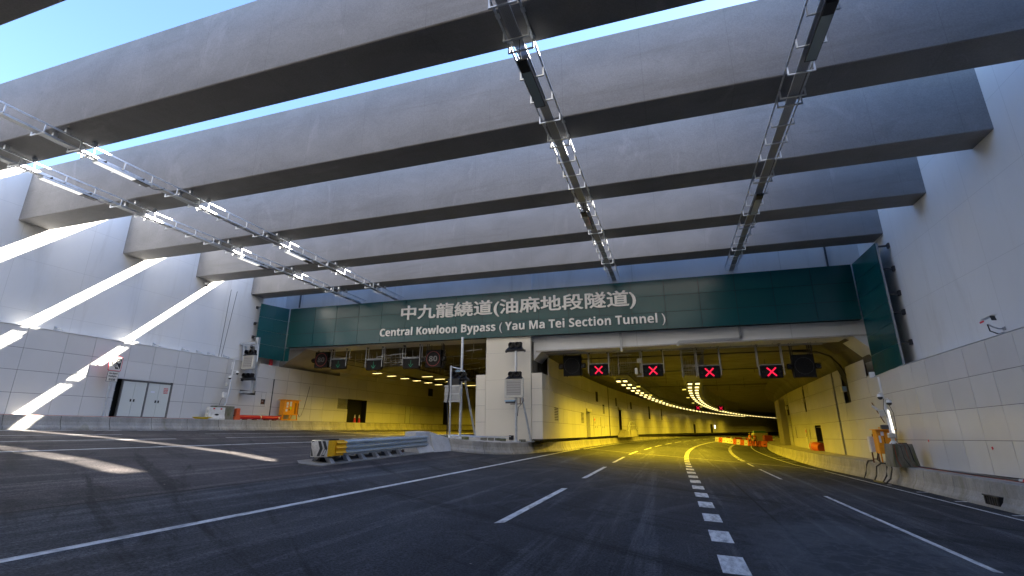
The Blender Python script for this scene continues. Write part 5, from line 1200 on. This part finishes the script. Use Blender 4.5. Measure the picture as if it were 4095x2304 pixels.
MB().bbox((-27.3, 24.52, 5.85), (.03, .1, .5), .01).build('antenna', 'white', LM); b = MB(); b.add([(-27.5, 24.5, 6.33), (-27.2, 24.5, 6.33), (-27.2, 24.85, 6.43), (-27.5, 24.85, 6.43)] + [(-27.5, 24.5, 6.31), (-27.2, 24.5, 6.31), (-27.2, 24.85, 6.41), (-27.5, 24.85, 6.41)], [(0, 1, 2, 3), (4, 5, 6, 7), (0, 1, 5, 4), (1, 2, 6, 5), (2, 3, 7, 6), (3, 0, 4, 7)]); b.build('solar_panel', 'grey_box', LM)
MB().tube([(-27.3, 24.3, 3.9), (-27.3, 24.1, 3.6), (-27.3, 24.05, 3.3)], .012, 5).build('mast_cable', 'cable', LM)
MB().tube([(-27.38, 24.6, 5.0), (-27.3, 24.75, 4.4), (-27.36, 24.65, 3.8), (-27.4, 24.5, 3.35)], .012, 5).build('mast_cable', 'blue_strip', LM)
WC = thing('wall_camera', 'tiny camera hanging under the fourth beam end on the left wall', 'camera', (-28.4, 22.45, 11.0))
MB().bbox((-28.45, 22.45, 11.05), (.25, .1, .1), .01).build('arm', 'steel', WC); dome(-28.3, 22.45, 10.9, WC, 1.1)
# cones in the doorway of the left tunnel
for i, (s, o) in enumerate(((38.7, -28.25), (39.3, -28.25))):
    x, y = S(o, s); t = thing('traffic_cone', ('left' if i == 0 else 'right') + ' red and white road cone of the two in the dark doorway', 'traffic cone', (x, y, 2.43), 'cones in the left tunnel doorway')
    MB().lathe((x, y, 2.46), [(.13, 0), (.075, .42)], 12).build('lower_body', 'redflat', t, True); MB().lathe((x, y, 2.46), [(.074, .42), (.03, .70), (.001, .71)], 12).build('upper_body', 'white', t, True); MB().box((x - .16, y - .16, 2.43), (x + .16, y + .16, 2.46)).build('base', 'rubber', t)

MB().tube([(-27.6, 28.4, 6.2), (-27.6, 28.4, 6.9)], .11, 12) and None
t = tag(MB().tube([(-28.15, 28.6, 6.35), (-28.15, 28.6, 6.95)], .13, 14).build('fire_pipe_stub', 'red', None, True), 'short red pipe stub under the green return panel on the left', 'pipe')

# ---------------------------------------------------------------- things on the right ledge
KB = tag(MB().hexa([(8.50, 24.9, .33), (9.48, 25.2, .33), (9.4, 25.95, .33), (8.42, 25.65, .33), (8.55, 24.97, 1.24), (9.36, 25.22, 1.24), (9.32, 25.9, 1.24), (8.5, 25.62, 1.24)]).build('kentledge_block', 'mossy'), 'stained grey concrete block on the right ledge carrying the camera mast', 'concrete block')
RM = thing('camera_mast', 'white camera mast with two dome cameras and a lit tube on the right block', 'camera mast', (8.78, 25.4, 1.24))
b = MB(); b.tube([(8.78, 25.4, 1.24), (8.76, 25.4, 2.85)], .07, 12); b.tube([(8.76, 25.4, 2.85), (8.72, 25.4, 4.05)], .04, 10); b.lathe((8.78, 25.4, 1.24), [(.16, 0), (.15, .03), (.08, .12)], 12); b.build('pole', 'white_clean', RM, True)
dome(8.60, 25.3, 3.18, RM, 1.05); dome(8.87, 25.25, 2.93, RM, 1.05)
for x, z in ((8.60, 3.36), (8.87, 3.11)): MB().beam((8.74, 25.4, z - .02), (x, 25.3, z), .04, .04).build('camera_arm', 'white_clean', RM)
MB().tube([(8.84, 25.3, 1.65), (8.80, 25.3, 2.62)], .02, 8).build('led_tube', 'led_tube', RM, True)
MB().bbox((8.55, 25.5, 4.15), (.22, .06, .26), .02).build('antenna_panel', 'white_clean', RM); MB().beam((8.6, 25.45, 4.08), (8.74, 25.4, 4.05), .04, .04).build('antenna_arm', 'steel', RM)
MB().bbox((8.58, 25.4, 2.5), (.22, .16, .26), .015).build('junction_box', 'grey_box', RM); MB().bbox((8.72, 25.3, 1.58), (.26, .16, .2), .02).build('battery_box', 'grey_box', RM)
b = MB(); b.beam((8.3, 25.45, 2.95), (8.62, 25.45, 2.1), .04, .03); b.build('prop_bar', 'rust', RM); MB().hexa([(8.25, 25.4, 2.78), (8.3, 25.4, 2.85), (8.48, 25.4, 2.68), (8.43, 25.4, 2.6), (8.25, 25.42, 2.78), (8.3, 25.42, 2.85), (8.48, 25.42, 2.68), (8.43, 25.42, 2.6)]).build('floodlight', 'white', RM)
MB().bbox((8.6, 25.45, 1.92), (.3, .16, .18), .02).build('floodlight', 'darksteel', RM)
b = MB(); b.tube([(8.85, 25.25, 2.85), (8.95, 25.25, 2.5), (8.93, 25.25, 1.8), (8.85, 25.25, 1.3)], .012, 5); b.tube([(8.7, 25.25, 3.1), (8.62, 25.25, 2.7), (8.7, 25.25, 2.3)], .012, 5); b.build('mast_cable', 'cable', RM)
OR = thing('electrical_cabinet', 'orange electrical cabinet with canopy on the right ledge behind the mast', 'electrical cabinet', (9.15, 27.4, .33))
MB().bbox((9.18, 27.5, 1.28), (.72, .5, 1.04), .02).build('body', 'orange', OR); MB().box((8.76, 27.1, 1.80), (9.6, 27.85, 1.84)).build('canopy', 'orange', OR)
for x in (8.86, 9.5): MB().beam((x, 27.3, .33), (x, 27.3, .78), .05, .05).build('leg', 'orange', OR)
for x, z, w, h in ((8.98, 1.55, .12, .18), (8.88, 1.25, .08, .3)): MB().box((x, 27.24, z), (x + w, 27.245, z + h)).build('paper_label', 'sticker', OR)
MB().box((9.08, 27.243, .85), (9.10, 27.25, 1.6)).build('door_gap', 'dark', OR)
MB().beam((8.95, 27.3, 1.9), (9.02, 27.3, 1.9), .02, .05).build('lifting_eye', 'orange', OR)
GC = thing('meter_box', 'dirty white meter box on a rusty stand beside the right orange cabinet', 'meter box', (8.85, 28, .33))
MB().bbox((8.85, 28.0, 1.15), (.32, .3, .70), .02).build('body', 'white', GC); MB().box((8.86, 27.845, 1.1), (8.95, 27.85, 1.24)).build('warning_label', 'sticker_y', GC)
for x in (8.74, 8.98): MB().beam((x, 28.0, .33), (x, 28.0, .82), .05, .05).build('leg', 'rust', GC)
MB().beam((8.74, 28.0, .5), (8.98, 28.0, .5), .04, .04).build('cross_bar', 'rust', GC); MB().box((8.85, 27.9, 1.5), (8.9, 27.95, 1.62)).build('top_stub', 'rust', GC)
cable_runs = [[(8.85, 27.6, .8), (8.7, 27.4, .5), (8.7, 27.0, .38), (8.95, 26.8, .36), (8.75, 27.2, .36), (8.62, 27.4, .2), (8.50, 27.3, -.2), (8.35, 27.2, -.42)],
    [(8.9, 27.0, .36), (8.75, 26.6, .37), (8.68, 26.4, .25), (8.58, 26.3, -.1), (8.4, 26.4, -.42)], [(9.0, 26.6, .36), (8.8, 26.2, .37), (8.72, 26.0, .2), (8.6, 26.0, -.2), (8.42, 26.1, -.42)],
    [(9.1, 29.3, .36), (8.75, 28.8, .37), (8.6, 28.6, .2), (8.5, 28.6, -.2), (8.35, 28.5, -.42)]]
b = MB()
for c_ in cable_runs: b.tube(c_, .032, 7)
b.tube([(8.35, 27.2, -.39), (8.3, 26.6, -.39), (8.4, 26.1, -.39)], .04, 7)
tag(b.build('power_cable', 'cable', None, True), 'thick black power cables drooping over the right barrier', 'cable')
b = MB(); b.tube([(8.72, 25.3, 1.26), (8.95, 25.1, 1.28), (9.0, 25.0, 1.15), (9.03, 24.95, .7), (9.15, 24.95, .38), (9.3, 24.2, .35), (9.35, 21.0, .35), (9.45, 17.5, .35), (9.5, 12, .35)], .010, 6)
b.tube([(8.62, 25.2, 1.26), (8.6, 24.92, 1.2), (8.62, 24.93, .6), (8.7, 24.9, .36)], .014, 6)
tag(b.build('loose_cable', 'orange_cable', None, True), 'red cable draped over the right block and trailing along the ledge', 'cable')
b = MB(); b.tube([(8.9, 25.3, 1.27), (9.12, 25.1, 1.27), (9.15, 25.0, 1.1), (9.2, 24.95, .6), (9.3, 24.9, .37), (9.4, 23.0, .36), (9.5, 19.5, .36), (9.42, 18.6, .36), (9.5, 16, .36)], .022, 6); b.tube([(8.8, 25.2, 1.26), (8.83, 24.93, 1.15), (8.86, 24.9, .7), (9.0, 24.85, .38)], .012, 6)
tag(b.build('loose_cable', 'cable', None, True), 'black cable draped over the right block beside the red one', 'cable')
t = thing('cable_connector', 'red and white industrial plug lying on the right ledge', 'plug', (9.45, 18.6, .36)); MB().tube([(9.45, 18.7, .39), (9.45, 18.5, .39)], .05, 10).build('socket', 'redflat', t, True); MB().tube([(9.45, 18.9, .39), (9.45, 18.7, .39)], .04, 10).build('grip', 'white', t, True)
CC = thing('wall_camera', 'white box camera on an arm fixed to the right wall', 'camera', (10.3, 19.4, 4.95))
MB().tube([(10.5, 19.6, 4.97), (10.35, 19.6, 4.97), (10.12, 19.45, 5.02), (10.0, 19.4, 5.1)], .022, 6).build('arm', 'steel', CC, True); MB().bbox((10.48, 19.6, 4.97), (.04, .12, .12), .01).build('wall_plate', 'steel', CC)
cb_ = MB().bbox((0, 0, 0), (.16, .46, .15), .015).build('housing', 'white', CC); cb_.location = (9.95 - 10.3, 19.35 - 19.4, 5.2 - 4.95); cb_.rotation_euler = (R(-12), 0, R(20))
o = MB().box((-.08, -.25, -.075), (.08, -.232, .075)).build('lens', 'black'); o.parent = cb_; o = MB().box((-.095, -.32, .078), (.095, .1, .09)).build('sun_visor', 'white'); o.parent = cb_
o = MB().box((-.083, .0, -.03), (-.081, .15, .03)).build('red_mark', 'redflat'); o.parent = cb_
MB().tube([(9.98, 19.4, 5.1), (10.05, 19.5, 4.9), (10.3, 19.6, 4.8), (10.48, 19.65, 4.86)], .02, 6).build('camera_cable', 'cable', CC, True)
VF = thing('tunnel_fan', 'orange portable blower fan standing in the dark doorway of the right wall', 'fan', SP(9.7, 43.2, .2)); x, y = S(9.65, 43.6); x2, y2 = S(9.9, 42.6)
MB().tube([(x, y, .62), (x2, y2, .55)], .33, 18).build('drum', 'orange_red', VF, True); MB().tube([(x, y, .62), (x + (x - x2) * .15, y + (y - y2) * .15, .62)], .37, 18, False).build('rim', 'orange_red', VF, True)
MB().box((x - .25, y2, .2), (x + .3, y, .28)).build('stand', 'orange_red', VF); MB().tube([(x + (x - x2) * .02, y + (y - y2) * .02, .62), (x + (x - x2) * .03, y + (y - y2) * .03, .62)], .3, 18).build('grille', 'darksteel', VF)

# ---------------------------------------------------------------- works area inside the right tunnel
GW = 'water barriers around the works area in the right tunnel'
pw = water_barrier('white', 'white water barrier in the near row of the tunnel works, first at the left tip', GW); po = water_barrier('orange_red', 'orange water barrier in the near row of the tunnel works, second one', GW)
front = [(.9, 89.0), (2.2, 86.2), (3.4, 83.4), (4.4, 80.8), (5.4, 78.6), (6.3, 77.9), (8.0, 77.2)]
def lerp_path(P, n):
    out = []
    for i in range(n):
        f = i / (n - 1) * (len(P) - 1); k = min(int(f), len(P) - 2); a = f - k; out.append((P[k][0] + (P[k + 1][0] - P[k][0]) * a, P[k][1] + (P[k + 1][1] - P[k][1]) * a))
    return out
ORD = ['first', 'second', 'third', 'fourth', 'fifth', 'sixth', 'seventh', 'eighth', 'ninth', 'tenth', 'eleventh', 'twelfth', 'thirteenth', 'fourteenth', 'fifteenth', 'sixteenth', 'seventeenth', 'eighteenth', 'nineteenth']
def wlab(kind, i, row): return '%s water barrier, %s from the tip in the %s row of tunnel works' % (kind, ORD[i], row)
fl = lerp_path(front, 12); pat = 'WOWWWOWOWOOO'
def place_wb(i, pts, c, row):
    o, s = pts[i]; o2, s2 = pts[min(i + 1, len(pts) - 1)]; oa, sa = pts[max(0, i - 1)]
    a = S(oa, sa); b_ = S(o2, s2); ang = math.atan2(b_[1] - a[1], b_[0] - a[0]) - math.pi / 2; x, y = S(o, s)
    src = pw if c == 'W' else po
    lab = wlab('white' if c == 'W' else 'orange', i, row)
    if not place_wb.done.get(c): place_wb.done[c] = True; r = src; r.location = (x, y, zr(o)); r.rotation_euler = (0, 0, ang); r['label'] = lab
    else: r = dup(src, (x, y, zr(o)), lab, GW, ang)
    L_ = math.hypot(b_[0] - a[0], b_[1] - a[1]) / (2 if 0 < i < len(pts) - 1 else 1); r.scale = (1.1, L_ / 1.24, .98)
place_wb.done = {}
for i in range(12): place_wb(i, fl, pat[i], 'near')
bl = lerp_path([(1.4, 92.5), (3.0, 96), (4.5, 98), (6.0, 98), (7.6, 97)], 13); pat = 'WOWOOWOOWWWOW'
for i in range(13): place_wb(i, bl, pat[i], 'far')

def person(loc, ang, label, vest, hel, pose):
    """standing adult, 1.65 m, built as one skinned surface"""
    t = thing('person', label, 'person', loc); t.rotation_euler = (0, 0, ang)
    H = 1.65; J = [(0, 0, .93, .13), (0, 0, 1.10, .135), (0, 0, 1.32, .15), (0, 0, 1.42, .075), (0, -.01, 1.50, .065), (0, -.02, 1.58, .10)]
    edges = [(0, 1), (1, 2), (2, 3), (3, 4), (4, 5)]
    def chain(root, pts):
        p_ = root
        for q in pts: J.append(q); edges.append((p_, len(J) - 1)); p_ = len(J) - 1
    st = .11 if pose == 0 else .14
    chain(0, [(-.10, 0, .86, .10), (-st, .02, .48, .065), (-st - .01, .03, .09, .045), (-st - .02, -.12, .04, .04)])
    chain(0, [(.10, 0, .86, .10), (st, -.03, .48, .065), (st + .01, .0, .09, .045), (st + .02, -.15, .04, .04)])
    if pose == 0:
        chain(2, [(-.20, 0, 1.33, .065), (-.25, .03, 1.07, .048), (-.20, -.14, .90, .036), (-.17, -.22, .86, .03)]); chain(2, [(.20, 0, 1.33, .065), (.26, .02, 1.08, .048), (.12, -.20, 1.08, .036), (.03, -.24, 1.10, .03)])
    else:
        chain(2, [(-.20, 0, 1.33, .065), (-.27, .05, 1.07, .048), (-.14, -.12, 1.03, .036), (-.08, -.18, 1.02, .03)]); chain(2, [(.20, 0, 1.33, .065), (.25, .02, 1.06, .048), (.27, -.05, .82, .036), (.27, -.08, .76, .03)])
    me = bpy.data.meshes.new('body'); me.from_pydata([j[:3] for j in J], edges, []); o = bpy.data.objects.new('body', me); COL.objects.link(o)
    sk = o.modifiers.new('skin', 'SKIN'); 
    for i, j in enumerate(J): me.skin_vertices[0].data[i].radius = (j[3], j[3] * .8)
    me.skin_vertices[0].data[0].use_root = True
    sb = o.modifiers.new('sub', 'SUBSURF'); sb.levels = 2; sb.render_levels = 2
    dg = bpy.context.evaluated_depsgraph_get(); m2 = bpy.data.meshes.new_from_object(o.evaluated_get(dg)); bpy.data.objects.remove(o)
    for m_ in ('skin', 'trousers', 'shirt'): m2.materials.append(M[m_])
    for p_ in m2.polygons: c = p_.center; p_.material_index = 1 if c.z < .93 else (2 if c.z < 1.40 and abs(c.y) < .13 and c.z > .92 and not (abs(c.x) > .14 and c.z < .95) else 0); p_.use_smooth = True
    bo = bpy.data.objects.new('body', m2); COL.objects.link(bo); bo.parent = t
    v = MB(); v.lathe((0, 0, 0), [(.165, .88), (.18, 1.0), (.185, 1.2), (.19, 1.34), (.09, 1.44)], 16); v.v = [(x, y * .72, z) for x, y, z in v.v]; vo = v.build('safety_vest', vest, None, True); vo.parent = t
    for z in (.97, 1.12): q = MB(); q.lathe((0, 0, 0), [(.183 + .004, z), (.186 + .004, z + .05)], 16); q.v = [(x, y * .73, zz) for x, y, zz in q.v]; qo = q.build('reflective_band', 'reflect'); qo.parent = vo
    h_ = MB(); h_.lathe((0, -.02, 1.62), [(.135, -.01), (.115, .0), (.11, .06), (.07, .11), (.001, .125)], 14); ho = h_.build('helmet', hel, None, True); ho.parent = t
    f = MB(); f.lathe((0, -.115, 1.57), [(.001, -.03), (.014, 0), (.001, .02)], 6, 'y'); fo = f.build('nose', 'skin'); fo.parent = bo
    for sx in (-.035, .035): e_ = MB().cbox((sx, -.112, 1.60), (.022, .01, .012)).build('eye', 'ink'); e_.parent = bo
    MB_ = MB().cbox((0, -.108, 1.535), (.05, .01, .01)).build('mouth', 'redflat'); MB_.parent = bo
    for s_ in (-1, 1):
        hx = (-.17 if s_ < 0 else .03) if pose == 0 else (-.08 if s_ < 0 else .27); hy = (-.24 if s_ < 0 else -.26) if pose == 0 else (-.20 if s_ < 0 else -.08); hz = (.84 if s_ < 0 else 1.11) if pose == 0 else (1.01 if s_ < 0 else .73)
        hb = MB().cbox((hx, hy, hz), (.075, .03, .08))
        for k in range(4): hb.tube([(hx - .027 + .018 * k, hy, hz - .03), (hx - .028 + .018 * k, hy - .012, hz - .075 - .008 * (k in (1, 2))), (hx - .028 + .018 * k, hy - .03, hz - .10)], .009, 5)
        hb.tube([(hx + .03, hy, hz + .01), (hx + .052, hy - .02, hz - .03)], .011, 5); q = hb.build('hand', 'skin', None, True); q.parent = bo
    return t
x, y = S(6.25, 77.0); person((x, y, zr(6.25)), R(-15), 'worker in dark trousers and orange vest standing by the tunnel barriers, left of two', 'vest', 'helmet', 0)
x, y = S(6.85, 76.4); person((x, y, zr(6.85)), R(25), 'worker in orange reflective vest standing by the tunnel barriers, right of two', 'vest', 'helmet', 1)
x, y = S(7.3, 84); MC = thing('compressor', 'cream and teal machine parked behind the barriers inside the tunnel', 'machine', (x, y, -.3))
MB().bbox((x, y, .75), (1.9, 3.0, 1.3), .08, 2).build('body', 'machine', MC); MB().bbox((x, y, 1.5), (1.6, 1.8, .3), .06).build('canopy', 'teal', MC)
for dx in (-.9, .9): MB().tube([(x + dx - .1, y - 1, .0), (x + dx + .1, y - 1, .0)], .33, 14).build('wheel', 'rubber', MC)
for k in range(7): MB().box((x - .96, y - 1.2 + k * .3, .45), (x - .94, y - 1.05 + k * .3, 1.1)).build('grille_slot', 'dark', MC)
x, y = S(8.4, 80); t = thing('generator', 'dark red machine beside the right tunnel wall behind the workers', 'machine', (x, y, -.4)); MB().bbox((x, y, .45), (1.0, 1.8, 1.3), .08, 2).build('body', plain('dark_red', (.28, .03, .02), .5), t)
for dx in (-.6, .6): MB().tube([(x + dx - .12, y - .8, -.0), (x + dx + .12, y - .8, -.0)], .38, 14).build('wheel', 'rubber', t)
